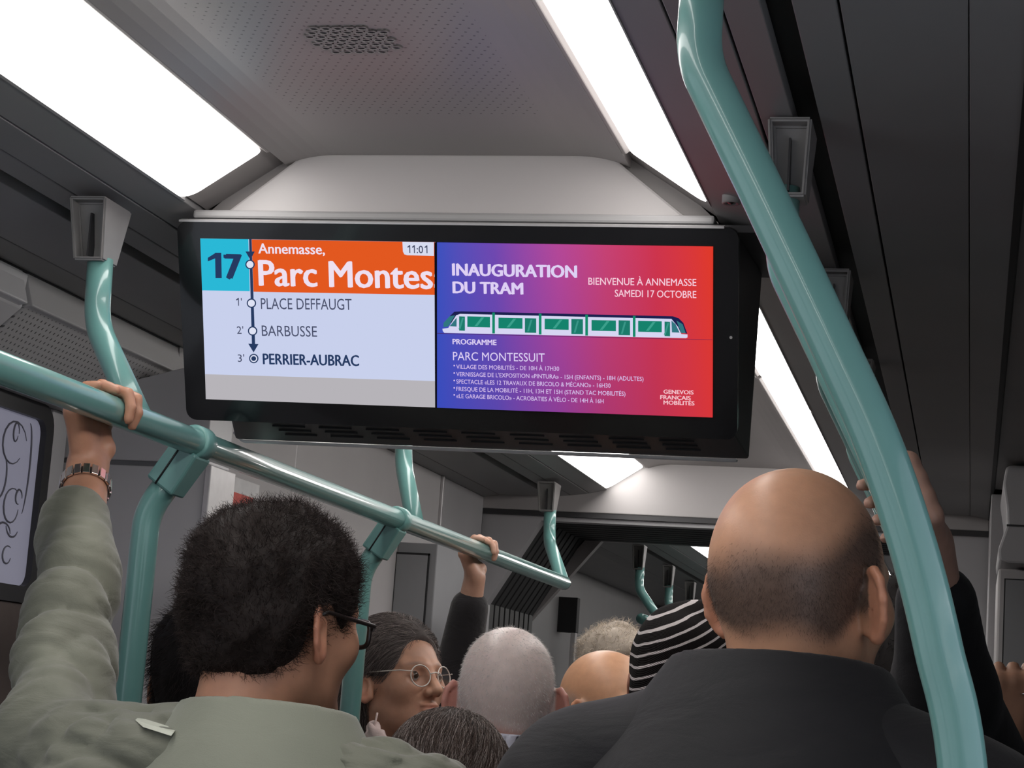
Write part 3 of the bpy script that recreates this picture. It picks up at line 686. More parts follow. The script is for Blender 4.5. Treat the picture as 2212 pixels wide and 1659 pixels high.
# --- lettering
def lettering(body, p0, p1, cap, col, parent, h, bold=0., name='lettering', sharp=True):
    """text set so that it runs between two photo points on the glass, with the given capital height"""
    cu = bpy.data.curves.new('lettering', 'FONT'); cu.body = body; cu.size = 1.0; cu.resolution_u = 3
    t = bpy.data.objects.new('lettering', cu); COL.objects.link(t)
    me = bpy.data.meshes.new_from_object(t.evaluated_get(bpy.context.evaluated_depsgraph_get()))
    bpy.data.objects.remove(t); bpy.data.curves.remove(cu)
    n = len(me.vertices); co = np.empty(n*3, dtype=np.float32); me.vertices.foreach_get('co', co); co = co.reshape(-1, 3)
    x0, x1 = co[:, 0].min(), co[:, 0].max()
    a = on_screen(*p0); b = on_screen(*p1); c = on_screen(p0[0], p0[1]-cap)
    capm = abs(c[1]-a[1]); sx = (b-a)/(x1-x0); capn = .729
    fs = [tuple(p.vertices) for p in me.polygons]; V, F = [], []
    if bold: sx = sx*(x1-x0)/(x1-x0+2*bold)
    for q, (bx_, by_) in enumerate([(0, 0)] if not bold else [(-1, 0), (1, 0), (-.5, -.4), (.5, .4), (0, 0)]):
        n0 = len(V); V += [sp(*(a+sx*(x-x0+bold+bx_*bold)+np.array([0, -1])*(y+by_*bold)*capm/capn), h+q*1e-6) for x, y, _ in co]; F += [tuple(i+n0 for i in f) for f in fs]
    bpy.data.meshes.remove(me); me = bpy.data.meshes.new('lettering'); me.from_pydata([tuple(map(float, v)) for v in V], [], F); me.update(); me.materials.append(col)
    o = bpy.data.objects.new(name, me); COL.objects.link(o); o.parent = parent; return o
wh = ec(238, 224, 240); w2 = ec(222, 208, 244); grey = ec(72, 78, 104)
h5 = H*5
def one(x, y, w, cap, st, col):
    quad_px('lettering', [(x+w-st, y-cap), (x+w, y-cap), (x+w+cap*.02, y), (x+w-st+cap*.02, y)], h5, col, stop)
    quad_px('lettering', [(x, y-cap*.80), (x+w-st, y-cap*.98), (x+w-st+1, y-cap*.78), (x, y-cap*.66)], h5, col, stop)
one(450, 600.5, 29, 55, 13.5, navy); lettering('7', (486, 601), (526, 602), 55, navy, stop, h5, .05)
lettering('Annemasse,', (559, 547), (703, 549), 23, wh, stop, h5, .022)
lettering('Parc Montess', (560, 616), (966, 624), 58, wh, stop, h5, .026)
one(881, 546, 6, 17, 2.2, grey); one(891, 546.2, 6, 17, 2.2, grey); lettering(':0', (901, 546.3), (915, 546.6), 17, grey, stop, h5, .01); one(918, 546.6, 6, 17, 2.2, grey)
lettering('PLACE DEFFAUGT', (565, 667), (761, 669), 25, grey, stop, h5)
lettering('BARBUSSE', (567, 725), (686, 727), 24, grey, stop, h5)
lettering('PERRIER-AUBRAC', (569, 786), (777, 790), 24, navy, stop, h5, .03)
one(511, 660, 6, 17, 1.9, grey); lettering("'", (522, 660), (524, 660), 17, grey, stop, h5)
for s, x, y in (("2'", 513, 720.5), ("3'", 515, 781)): lettering(s, (x, y), (x+14, y+.3), 17, grey, stop, h5)
h6 = H*9
lettering('INAUGURATION', (978, 594), (1248, 599), 27, w2, adv, h6, .045)
lettering('DU TRAM', (979, 632), (1132, 635), 26, w2, adv, h6, .045)
lettering('BIENVENUE À ANNEMASSE', (1272, 614), (1505, 617), 16, ec(246, 206, 222), adv, h6, .008)
lettering('SAMEDI 17 OCTOBRE', (1329, 640), (1505, 643), 16, ec(246, 206, 222), adv, h6, .008)
lettering('PROGRAMME', (979, 742.5), (1074, 744.5), 12, w2, adv, h6, .03)
lettering('PARC MONTESSUIT', (980, 777), (1178, 780.5), 19, w2, adv, h6, 0)
w3 = ec(214, 190, 236)
for s, x1, ya, yb2 in (('VILLAGE DES MOBILITÉS - DE 10H À 17H30', 1209, 795.5, 800), ("VERNISSAGE DE L'EXPOSITION «PINTURA» - 15H (ENFANTS) - 18H (ADULTES)", 1391, 811.5, 822), ('SPECTACLE «LES 12 TRAVAUX DE BRICOLO & MÉCANO» - 16H30', 1320, 827.5, 836.5), ('FRESQUE DE LA MOBILITÉ - 11H, 13H ET 15H (STAND TAC MOBILITÉS)', 1352, 843.5, 854), ('«LE GARAGE BRICOLO» - ACROBATIES À VÉLO - DE 14H À 16H', 1305, 858.5, 870)):
    lettering(s, (987, ya), (x1, yb2), 9.5, w3, adv, h6, .008)
    lettering('•', (981, ya-2), (984.5, ya-2), 10, w3, adv, h6)
for s, x0, x1, y in (('GENEVOIS', 1434, 1499, 849), ('FRANÇAIS', 1427, 1493, 861), ('MOBILITÉS', 1434, 1501, 872.5)): lettering(s, (x0, y), (x1, y+2), 9, ec(246, 196, 206), adv, h6, .03)
pd = on_screen(1579, 729)
mk('sensor_dot', [sp(pd[0]+.0022*math.cos(k*math.pi/5), pd[1]+.0022*math.sin(k*math.pi/5), .0005) for k in range(10)], [tuple(range(10))], M['strip'], dsp)
# ------------------------------------------------------------------ people: implicit bodies turned into one smooth mesh
rng = np.random.default_rng(7)
def rotz(a): c, s = math.cos(a), math.sin(a); return np.array([[c, -s, 0], [s, c, 0], [0, 0, 1]])
def frame(yaw, tilt=0., lean=0.):
    """columns: right, forward, up of a figure that faces yaw degrees right of the tram's heading"""
    R = rotz(-math.radians(yaw)); a = math.radians(tilt); b = math.radians(lean)
    X = np.array([[1, 0, 0], [0, math.cos(a), -math.sin(a)], [0, math.sin(a), math.cos(a)]])
    Yr = np.array([[math.cos(b), 0, math.sin(b)], [0, 1, 0], [-math.sin(b), 0, math.cos(b)]])
    return R@Yr@X
class SDF:
    def __init__(s): s.p = []; s.R = np.eye(3); s.T = np.zeros(3); s.s = 1.0; s.disp = []
    def at(s, R, T, sc=1.0): s.R = R; s.T = np.array(T, float); s.s = sc; return s
    def w(s, q): return s.R@(np.array(q, float)*s.s)+s.T
    def cone(s, a, b, ra, rb=None, k=.012, op='u'):
        rb = ra if rb is None else rb; a, b = s.w(a), s.w(b); ra *= s.s; rb *= s.s
        s.p.append(('c', op, k, (a, b, ra, rb), (a+b)/2, np.linalg.norm(b-a)/2+max(ra, rb)))
    def ball(s, c, r, k=.012, op='u'): s.cone(c, c, r, r, k, op)
    def chain(s, pts, rs, k=.008):
        for i in range(len(pts)-1): s.cone(pts[i], pts[i+1], rs[i], rs[i+1], k)
    def ell(s, c, r, k=.012, op='u', rot=None):
        R = s.R if rot is None else s.R@rot; r = np.array(r, float)*s.s
        s.p.append(('e', op, k, (s.w(c), R, r), s.w(c), r.max()))
    def plane(s, c, n, k=.01, rad=10., op='i'):
        n = s.R@np.array(n, float); n /= np.linalg.norm(n); s.p.append(('h', op, k, (s.w(c), n), s.w(c), rad))
    def shell(s, c, rx, ry, h, th, flare=0., k=.004, rot=None, slope=0.):
        """standing collar: elliptical wall of thickness th and height h"""
        R = s.R if rot is None else s.R@rot
        s.p.append(('t', 'u', k, (s.w(c), R, rx*s.s, ry*s.s, h*s.s, th*s.s, flare, slope), s.w(c), (max(rx, ry)+h)*s.s*1.3))
    @staticmethod
    def d(kind, q, P):
        if kind == 'c':
            a, b, ra, rb = q; ab = b-a; L2 = float(ab@ab)
            v = P-a; t = np.clip(v@ab/L2, 0, 1) if L2 > 1e-12 else np.zeros(P.shape[:-1])
            return np.sqrt(((v-t[..., None]*ab)**2).sum(-1))-(ra+(rb-ra)*t)
        if kind == 'e':
            c, R, r = q; v = (P-c)@R; k0 = np.sqrt(((v/r)**2).sum(-1)); k1 = np.sqrt(((v/r**2)**2).sum(-1))+1e-9
            return k0*(k0-1)/k1
        if kind == 'h': return (P-q[0])@q[1]
        if kind == 't':
            c, R, rx, ry, h, th, fl, sl = q; v = (P-c)@R; z = v[..., 2]-sl*v[..., 1]
            f = 1+fl*np.clip(z/h, -.5, 1.2); rr = np.sqrt((v[..., 0]/(rx*f))**2+(v[..., 1]/(ry*f))**2)
            return np.maximum(np.abs(rr-1)*min(rx, ry)-th/2, np.abs(z-h/2)-h/2)
    @staticmethod
    def comb(op, k, A, D):
        if op == 'u': h = np.clip(.5+.5*(A-D)/k, 0, 1); return A+(D-A)*h-k*h*(1-h)
        if op == 's': D = -D
        h = np.clip(.5-.5*(A-D)/k, 0, 1); return A+(D-A)*h+k*h*(1-h)
    def ev(s, P):
        A = np.full(P.shape[:-1], 1.0)
        for kind, op, k, q, c, r in s.p: A = s.comb(op, k, A, s.d(kind, q, P))
        return A
    def mesh(s, lo, hi, dense, fine, coarse):
        ax = []
        for i in range(3):
            x = lo[i]; a = [x]
            while x < hi[i]:
                st = fine if any(l[i]-fine <= x <= h[i] for l, h in dense) else coarse
                x += st; a.append(x)
            ax.append(np.array(a))
        sh = tuple(len(a) for a in ax); A = np.full(sh, 1.0, dtype=np.float32)
        for kind, op, k, q, c, r in s.p:
            m = r+max(k, .0)+2*coarse
            sl = tuple(slice(max(0, np.searchsorted(ax[i], c[i]-m)-1), np.searchsorted(ax[i], c[i]+m)+1) for i in range(3))
            if any(x.stop-x.start <= 0 for x in sl): continue
            G = np.stack(np.meshgrid(*[ax[i][sl[i]] for i in range(3)], indexing='ij'), -1)
            A[sl] = s.comb(op, k, A[sl], s.d(kind, q, G))
        for fn in s.disp:
            idx = np.argwhere(np.abs(A) < .05); P = np.stack([ax[i][idx[:, i]] for i in range(3)], -1)
            A[tuple(idx.T)] += fn(P)
        return nets(A, ax)
def nets(A, ax):
    """surface nets on a rectilinear grid"""
    I = A < 0; nx, ny, nz = A.shape
    c = np.zeros((nx-1, ny-1, nz-1), dtype=np.int8); offs = [(i, j, k) for i in (0, 1) for j in (0, 1) for k in (0, 1)]
    for i, j, k in offs: c += I[i:nx-1+i, j:ny-1+j, k:nz-1+k]
    act = np.argwhere((c > 0) & (c < 8)); n = len(act)
    vid = np.full(c.shape, -1, dtype=np.int64); vid[tuple(act.T)] = np.arange(n)
    S = np.zeros((n, 3)); W = np.zeros(n)
    val = {o: A[act[:, 0]+o[0], act[:, 1]+o[1], act[:, 2]+o[2]] for o in offs}
    pos = {o: np.stack([ax[q][act[:, q]+o[q]] for q in range(3)], -1) for o in offs}
    for o in offs:
        for q in range(3):
            if o[q]: continue
            p = list(o); p[q] = 1; p = tuple(p); a, b = val[o], val[p]; m = (a < 0) != (b < 0)
            t = np.where(m, a/np.where(m, a-b, 1), 0); S += np.where(m[:, None], pos[o]+(pos[p]-pos[o])*t[:, None], 0); W += m
    V = S/W[:, None]; F = []
    for q in range(3):
        u, v = (q+1) % 3, (q+2) % 3
        sl = [slice(None)]*3; sl[q] = slice(0, -1); sr = [slice(None)]*3; sr[q] = slice(1, None)
        d = I[tuple(sl)] != I[tuple(sr)]; e = np.argwhere(d)
        e = e[(e[:, u] > 0) & (e[:, v] > 0) & (e[:, u] < A.shape[u]-1) & (e[:, v] < A.shape[v]-1)]
        ins = I[tuple(e.T)]; cell = []
        for du, dv in ((-1, -1), (0, -1), (0, 0), (-1, 0)):
            f = e.copy(); f[:, u] += du; f[:, v] += dv; cell.append(vid[tuple(f.T)])
        Q = np.stack(cell, -1); Q[~ins] = Q[~ins][:, ::-1]; F.append(Q)
    F = np.concatenate(F); F = F[(F >= 0).all(1)]
    # one light smoothing pass
    for _ in range(1):
        acc = np.zeros_like(V); cnt = np.zeros(len(V))
        for a in range(4):
            b = (a+1) % 4; np.add.at(acc, F[:, a], V[F[:, b]]); np.add.at(cnt, F[:, a], 1)
            np.add.at(acc, F[:, b], V[F[:, a]]); np.add.at(cnt, F[:, b], 1)
        V = V*.6+.4*acc/np.maximum(cnt, 1)[:, None]
    return V, F
def vnormals(V, F):
    n = np.cross(V[F[:, 2]]-V[F[:, 0]], V[F[:, 3]]-V[F[:, 1]]); N = np.zeros_like(V)
    for a in range(4): np.add.at(N, F[:, a], n)
    return N/np.maximum(np.linalg.norm(N, axis=1), 1e-9)[:, None]
def wav(P, f, seed, n=5):
    r = np.random.default_rng(seed); o = np.zeros(len(P))
    for _ in range(n):
        d = r.normal(size=3); d /= np.linalg.norm(d); o += np.sin(P@d*f*r.uniform(.6, 1.5)+r.uniform(0, 6.3))
    return o/n**.5
def smoothstep(a, b, x): t = np.clip((x-a)/(b-a), 0, 1); return t*t*(3-2*t)

def head(S, female=False, ear=1.0, jaw=1.0, face=True, out=.56):
    """skull, face, ears and neck in the head's own frame (x right, y towards the nose, z up; 0 at ear level)"""
    S.ell((0, -.016, .040), (.0765, .098, .083), k=.01)
    S.ell((0, -.045, .005), (.068, .062, .066), k=.03)
    S.ell((0, .030, -.005), (.064*jaw, .066, .088), k=.03)
    S.ell((0, .034, -.062), (.050*jaw, .050, .048), k=.025)
    S.cone((-.040*jaw, .0, -.055), (-.012, .070, -.098), .020, .016, k=.03); S.cone((.040*jaw, .0, -.055), (.012, .070, -.098), .020, .016, k=.03)
    S.ball((0, .078, -.096), .018, k=.02)
    for s in (-1, 1):
        S.ball((s*.046, .058, -.022), .022, k=.025)
        S.cone((s*.012, .089, .020), (s*.048, .070, .022), .009, .008, k=.014)
        S.ball((s*.033, .101, -.001), .0165, k=.014, op='s')
        if face:
            S.ell((s*.033, .0765, .0005), (.0155, .0145, .0125), k=.003)     # lids over the eyeball
            S.cone((s*.020, .0875, -.0015), (s*.046, .080, -.001), .0011, .0011, k=.0022, op='s')
        cu = np.array((s*out, -math.sqrt(1-out*out), 0)); cv = np.array((0, -.17, .985)); n_ = np.cross(cu, cv)*(1 if s > 0 else -1); n_ = n_ if n_[0]*s > 0 else -n_
        c0 = np.array((s*.0755, -.002, -.012)); q = ear
        pt = lambda a, k=1.: c0+cu*q*(.012+k*.0175*math.cos(math.radians(a)))+cv*q*(k*.0305*math.sin(math.radians(a)))
        rot = np.stack([cu, n_, cv], 1)
        S.ell(c0+cu*.011*q, (.0160*q, .0042*q, .0275*q), k=.004, rot=rot)
        hx = [pt(a) for a in (150, 115, 80, 45, 10, -25, -60)]; S.chain(hx, [.0034*q, .0042*q, .0044*q, .0044*q, .0042*q, .0038*q, .0036*q], k=.003)
        S.ball(pt(-86, .92), .0068*q, k=.006); S.cone(c0+cu*.002*q+cv*.012*q, c0+cu*.002*q-cv*.022*q, .0075*q, .0065*q, k=.008)
        S.ell(c0+cu*.010*q+n_*.0055, (.0085*q, .0048*q, .0135*q), k=.003, op='s', rot=rot)
    S.cone((0, .090, .012), (0, .112, -.030), .0075, .0115, k=.012)
    for s in (-1, 1): S.ball((s*.0125, .100, -.034), .0085, k=.008)
    S.ell((0, .0885, -.0580), (.024, .011, .0065), k=.006); S.ell((0, .0885, -.0690), (.021, .011, .0070), k=.006)
    S.cone((-.022, .0995, -.0632), (.022, .0995, -.0632), .0012, k=.003, op='s')
    r = .046 if female else .056
    S.cone((0, -.030, -.045), (0, -.048, -.17), r*.98, r*1.04, k=.03)
    S.cone((0, -.048, -.17), (0, -.050, -.23), r*1.05, r*1.2, k=.03)

def headlocal(V, R, T, s): return (V-T)@R/s
def smooth_noise(q, f, seed): return wav(q, f, seed, 6)

M['skin'] = attr_mat('skin', .42, .15, 500, sss=.12)
M['eye'] = attr_mat('eye', .15, 0, spec=.5)
M['hair'] = attr_mat('hair strands', .6, 0, spec=.18)
def cloth(name, col, rough=.75, fold=.5, scale=14., weave=900., noise=.12, sheen=.2):
    m, nt, b = nmat(name)
    tc = nt.nodes.new('ShaderNodeTexCoord')
    n1 = nt.nodes.new('ShaderNodeTexNoise'); n1.inputs['Scale'].default_value = scale; n1.inputs['Detail'].default_value = 4; n1.inputs['Distortion'].default_value = 1.2
    n2 = nt.nodes.new('ShaderNodeTexNoise'); n2.inputs['Scale'].default_value = weave
    mp = nt.nodes.new('ShaderNodeMapping'); mp.inputs['Scale'].default_value = (1, 1, 2.6)
    nt.links.new(tc.outputs['Object'], mp.inputs[0]); nt.links.new(mp.outputs[0], n1.inputs['Vector']); nt.links.new(tc.outputs['Object'], n2.inputs['Vector'])
    b1 = nt.nodes.new('ShaderNodeBump'); b1.inputs['Strength'].default_value = fold; b1.inputs['Distance'].default_value = .012
    b2 = nt.nodes.new('ShaderNodeBump'); b2.inputs['Strength'].default_value = .25; b2.inputs['Distance'].default_value = .001
    nt.links.new(n1.outputs['Fac'], b1.inputs['Height']); nt.links.new(n2.outputs['Fac'], b2.inputs['Height'])
    nt.links.new(b1.outputs['Normal'], b2.inputs['Normal']); nt.links.new(b2.outputs['Normal'], b.inputs['Normal'])
    n3 = nt.nodes.new('ShaderNodeTexNoise'); n3.inputs['Scale'].default_value = 9; nt.links.new(tc.outputs['Object'], n3.inputs['Vector'])
    rp = nt.nodes.new('ShaderNodeValToRGB'); rp.color_ramp.elements[0].position = .3; rp.color_ramp.elements[1].position = .7
    rp.color_ramp.elements[0].color = tuple(c*(1-noise) for c in col)+(1,); rp.color_ramp.elements[1].color = tuple(c*(1+noise) for c in col)+(1,)
    nt.links.new(n3.outputs['Fac'], rp.inputs[0]); nt.links.new(rp.outputs[0], b.inputs['Base Color'])
    b.inputs['Roughness'].default_value = rough; b.inputs['Sheen Weight'].default_value = sheen; b.inputs['Specular IOR Level'].default_value = .3
    return m
M['trouser'] = cloth('dark trousers', (.02, .021, .026))
M['shoe'] = plain('black shoe leather', (.012, .011, .011), .4)

def strands(name, roots, dirs, length, rad, parent, tint, nseg=4, curl=0., droop=None, fr=0., jitter=.3, surf=None, flow=None, lift=.0):
    """thousands of fine tapering three-sided hairs in one mesh"""
    n = len(roots); L = np.asarray(length)*np.ones(n); D = dirs+rng.normal(size=(n, 3))*jitter; D /= np.linalg.norm(D, axis=1)[:, None]
    P = roots.copy(); pts = [P.copy()]
    side = np.cross(D, rng.normal(size=(n, 3))); side /= np.linalg.norm(side, axis=1)[:, None]; up = np.cross(D, side); ph = rng.uniform(0, 6.28, n)
    for k in range(nseg):
        t = (k+1)/nseg
        if flow is not None:
            f = flow(P)+rng.normal(size=(n, 3))*fr
            g = np.stack([surf.ev(P+np.eye(3)[i]*.002)-surf.ev(P-np.eye(3)[i]*.002) for i in range(3)], -1); g /= np.linalg.norm(g, axis=1)[:, None]+1e-9
            f = f-(f*g).sum(1)[:, None]*g; f /= np.linalg.norm(f, axis=1)[:, None]+1e-9
            P = P+f*(L/nseg)[:, None]; dd = surf.ev(P); P = P-g*np.clip(dd-lift*rng.uniform(.2, 1.0, n), -.02, .02)[:, None]
            pts.append(P.copy())
        else:
            c = P+D*(L/nseg)[:, None]
            if droop is not None: D = D+droop*(1.0/nseg); D /= np.linalg.norm(D, axis=1)[:, None]
            P = c; a = ph+t*fr
            pts.append(P+curl*(side*np.cos(a)[:, None]+up*np.sin(a)[:, None]))
    pts = np.stack(pts, 1); m = nseg+1
    T = np.gradient(pts, axis=1); T /= np.linalg.norm(T, axis=2)[..., None]+1e-9
    A = np.cross(T, side[:, None, :]); A /= np.linalg.norm(A, axis=2)[..., None]+1e-9; B = np.cross(T, A)
    rr = rad*np.linspace(1, .25, m)[None, :, None]; V = []
    for k in range(3):
        a = 2*math.pi*k/3; V.append(pts+rr*(math.cos(a)*A+math.sin(a)*B))
    V = np.stack(V, 2).reshape(-1, 3)
    i = np.arange(n)[:, None, None]*(m*3)+np.arange(nseg)[None, :, None]*3; k = np.arange(3)[None, None, :]; k2 = (k+1) % 3
    F = np.stack([i+k, i+k2, i+3+k2, i+3+k], -1).reshape(-1, 4)
    tt = np.repeat(tint, m*3, axis=0)
    return mk(name, V, F, M['hair'], parent, True, tint=tt)
from mathutils.bvhtree import BVHTree
def surf_hit(V, F, base, px, py):
    """distance along the line of sight to a mesh"""
    t = BVHTree.FromPolygons([tuple(map(float, v)) for v in V], [tuple(map(int, f)) for f in F]); o = CAM-base; r = ray(px, py)
    h = t.ray_cast(Vector([float(c) for c in o]), Vector([float(c) for c in r/np.linalg.norm(r)]))
    return np.array(h[0]) if h[0] is not None else None
def eyes(P, gaze=(0, 1, 0), iris=(.05, .03, .02)):
    R, T, s = P['R'], P['T'], P['s']
    for sd in (-1, 1):
        c = np.array([sd*.033, .0795, .0005]); V, F, t = [], [], []; n, m = 16, 10
        g = np.array(gaze, float); g /= np.linalg.norm(g); X = np.cross(g, [0, 0, 1.]); X /= np.linalg.norm(X); Z = np.cross(X, g)
        for i in range(m+1):
            a = math.pi*i/m
            for k in range(n):
                b = 2*math.pi*k/n; V.append(R@((c+.0121*(math.cos(a)*g+math.sin(a)*(math.cos(b)*X+math.sin(b)*Z)))*s)+T); t.append(iris if i <= 2 else (.62, .58, .55))
        F = [(i*n+k, i*n+(k+1) % n, (i+1)*n+(k+1) % n, (i+1)*n+k) for i in range(m) for k in range(n)]
        mk('eye', V, np.array(F), M['eye'], P['root'], True, tint=np.array(t))
def pick(V, N, w, n):
    p = np.clip(w, 0, None); p = p/p.sum(); i = rng.choice(len(V), n, p=p); j = V[i]+rng.normal(size=(n, 3))*.0012; return j, N[i]
def tints(n, c, var=.25): return np.clip(np.array(c)[None, :]*(1+var*rng.normal(size=(n, 1))), .002, 1)

def arm_pts(S, sh, el, wr, r=(.05, .04, .025)):
    S.cone(sh, el, r[0], r[1], k=.02); S.cone(el, wr, r[1], r[2], k=.015)
def hand_grip(S, P, a, e1, e2, rb, wrist, ends=(-30, -30, -10, 20), spread=.0205, thumb=True, k0=190, fr=.0092):
    """hand closed round a bar through P along a; knuckles behind (-e1), fingers over e2, tips towards e1"""
    P = np.array(P, float); R = rb+fr*.85; wrist = np.array(wrist, float)
    def at(phi, off, rad): t = math.radians(phi); return P+a*off+rad*(math.cos(t)*e1+math.sin(t)*e2)
    for i in range(4):
        off = (i-1.5)*spread; f = fr*(.9 if i in (0,) else 1.0)
        kn = at(k0, off, R+.008); n = 6; pts = [kn]; rs = [f*1.12]
        for j in range(1, n+1):
            phi = k0+(ends[i]-k0)*j/n; pts.append(at(phi, off, R+(.004 if j in (2, 4) else 0))); rs.append(f*(1.06-.05*j))
        S.chain(pts, rs, k=.003)
        S.cone(wrist+a*off*.45, kn, .0150, .0125, k=.012)
    if thumb:
        b = wrist+a*.022+(P-wrist)*.35; c = at(k0+28, .045, R+.010); d_ = at(k0+5, .068, R+.006); S.chain([wrist+a*.012, b+a*.006, c, d_], [.015, .0150, .0115, .0085], k=.006)
def person(label, hp, yaw, scale=1.0, tilt=0., lean=0., skin=(.52, .30, .20), jacket=None, jmat=None, body_yaw=None, female=False, ears=1.0, jaw=1.0,
           arm=None, extra=None, neck=.165, noff=(0, 0, 0), ear_out=.56, tintfn=None, fine=.0042, collar=None, shoulders=1.0, face=True, jdisp=None, jfine=.007, sleeve=None, jextra=None):
    """returns root, dict(head frame, body mesh data)"""
    hp = np.array(hp, float); base = np.array([hp[0], hp[1], 0.]); root = thing('person', label, 'person', base)
    T = hp-base; R = frame(yaw, tilt, lean); by = yaw if body_yaw is None else body_yaw; B = frame(by)
    S = SDF(); S.at(R, T, scale); head(S, female, ears, jaw, face, ear_out)
    nb = R@(np.array([0, -.046, -neck*.75])*scale)+T+np.array([0, 0, -neck*.25*scale])+np.array(noff)           # base of the neck
    S.at(B, nb, scale); sw = .165*shoulders
    hipz = -(nb[2]-.90)/scale
    S.cone((-sw*.7, -.005, -.05), (sw*.7, -.005, -.05), .05, k=.05)
    S.cone((0, 0, -.10), (0, .0, hipz), .060, .060, k=.04)
    S.cone((-.06, 0, -.12), (-.05, 0, hipz), .055, .060, k=.03); S.cone((.06, 0, -.12), (.05, 0, hipz), .055, .060, k=.03)
    fz = -nb[2]/scale+.09
    for s in (-1, 1): S.chain([(s*.085, 0, hipz), (s*.09, .01, (hipz+fz)/2), (s*.09, -.01, fz)], [.075, .05, .035], k=.03); S.cone((s*.09, -.02, fz-.04), (s*.10, .11, fz-.06), .028, .024, k=.02)
    dense = [(T-.16*scale, T+.16*scale)]
    shl = {s: B@(np.array([s*sw, 0, -.045])*scale)+nb for s in (-1, 1)}
    arms = {}
    for s in (-1, 1):
        if arm and s in arm:
            el, wr = [np.array(q)-base for q in arm[s][:2]]
        else:
            el = B@(np.array([s*(sw+.03), -.02, -.34])*scale)+nb; wr = B@(np.array([s*(sw-.02), .16, -.48])*scale)+nb
        arms[s] = (shl[s], el, wr); S.at(np.eye(3), (0, 0, 0), 1.)
        arm_pts(S, shl[s], el, wr)
        if not (arm and s in arm):
            d = wr-el; d /= np.linalg.norm(d); sd = np.cross(d, [0, 0, 1]); sd /= np.linalg.norm(sd)+1e-9
            for q in range(4): S.chain([wr, wr+d*.075+sd*(q-1.5)*.018, wr+d*(.125-.006*abs(q-1))+sd*(q-1.5)*.019-np.array([0, 0, .03])], [.016, .011, .008], k=.004)
            S.chain([wr, wr+d*.03+sd*.035*s, wr+d*.075+sd*.045*s-np.array([0, 0, .02])], [.014, .011, .008], k=.004)
    if extra:
        S.at(np.eye(3), (0, 0, 0), 1.)
        hb = extra(S, base)
        if hb: dense += hb
    lo = np.min([c-r for _, op, _, _, c, r in S.p if op == 'u'], axis=0)-.03; hi = np.max([c+r for _, op, _, _, c, r in S.p if op == 'u'], axis=0)+.03
    V, F = S.mesh(lo, hi, dense, fine, .018)
    q = headlocal(V, R, T, scale); tint = np.tile(np.array(skin), (len(V), 1))
    # lips, ears and cheeks a little redder
    lips = np.exp(-((q[:, 0]/.022)**2+((q[:, 2]+.0635)/.008)**2))*(q[:, 1] > .08); tint = tint*(1-lips[:, None]*np.array([.2, .42, .38]))
    er = smoothstep(.076, .088, np.abs(q[:, 0]))*(np.abs(q[:, 2]) < .05); tint = tint*(1-er[:, None]*np.array([.0, .14, .14]))
    if tintfn is not None: tint = tintfn(q, tint)
    bo = mk('body', V, F, M['skin'], root, True, tint=tint)
    out = dict(root=root, R=R, T=T, s=scale, V=V, F=F, N=vnormals(V, F), q=q, S=S, base=base, B=B, nb=nb, arms=arms)
    # trousers and shoes
    P_ = SDF(); P_.at(B, nb, scale)
    P_.ell((0, 0, hipz), (.17, .12, .12), k=.03)
    for s in (-1, 1): P_.chain([(s*.085, 0, hipz-.02), (s*.09, .01, (hipz+fz)/2), (s*.09, -.01, fz-.02)], [.105, .075, .062], k=.03)
    tl = np.array([-.3, -.3, .02]); th = np.array([.3, .3, 1.05]); v2, f2 = P_.mesh(tl, th, [], .02, .02); mk('trousers', v2, f2, M['trouser'], root, True)
    for s in (-1, 1):
        Sh = SDF(); Sh.at(B, B@np.array([s*.09*scale, .03, .045])+np.array([nb[0], nb[1], 0]), 1.)
        Sh.ell((0, .03, 0), (.046, .14, .048), k=.02); Sh.ell((0, -.05, .03), (.045, .06, .055), k=.03); Sh.plane((0, 0, -.044), (0, 0, -1), k=.004)
        c = Sh.T; v3, f3 = Sh.mesh(c-.2, c+.2, [], .012, .012); mk('shoe', v3, f3, M['shoe'], root, True)
    # jacket
    J = SDF(); J.at(B, nb, scale); k = shoulders
    J.ell((0, -.005, -.24), (.185*k, .125, .23), k=.04)
    J.ell((0, .0, -.46), (.175*k, .125, .22), k=.05)
    J.cone((-sw*.82, -.005, -.055), (sw*.82, -.005, -.055), .066, k=.05)
    for s in (-1, 1): J.cone((s*.035, -.01, .0), (s*sw*.8, -.005, -.045), .058, .062, k=.05)
    J.cone((0, -.0, -.14), (0, 0, hipz+.02), .125, .150, k=.06)
    J.at(np.eye(3), (0, 0, 0), 1.)
    for s in (-1, 1):
        sh, el, wr = arms[s]; cut = (sleeve or {}).get(s, (.90, .066, .056, .045)); J.cone(sh, el, cut[1], cut[2], k=.035); J.cone(el, el+(wr-el)*cut[0], cut[2], cut[3], k=.025)
    J.at(R, T, scale); J.cone((0, -.02, -.03), (0, -.050, -.185), .062 if not female else .052, .066 if not female else .056, k=.012, op='s')
    J.at(B, nb, scale)
    if collar: J.shell(**collar)
    if jextra: jextra(J, out)
    if jdisp: J.disp.append(jdisp(out))
    lo = np.min([c-r for _, op, _, _, c, r in J.p if op == 'u'], axis=0)-.03; hi = np.max([c+r for _, op, _, _, c, r in J.p if op == 'u'], axis=0)+.03
    up = [(np.array([lo[0], lo[1], nb[2]-.22]), hi)]
    V, F = J.mesh(lo, hi, up, jfine, .02)
    out['JV'], out['JF'] = V, F
    out['jacket'] = mk('jacket', V, F, jmat, root, True)
    return out
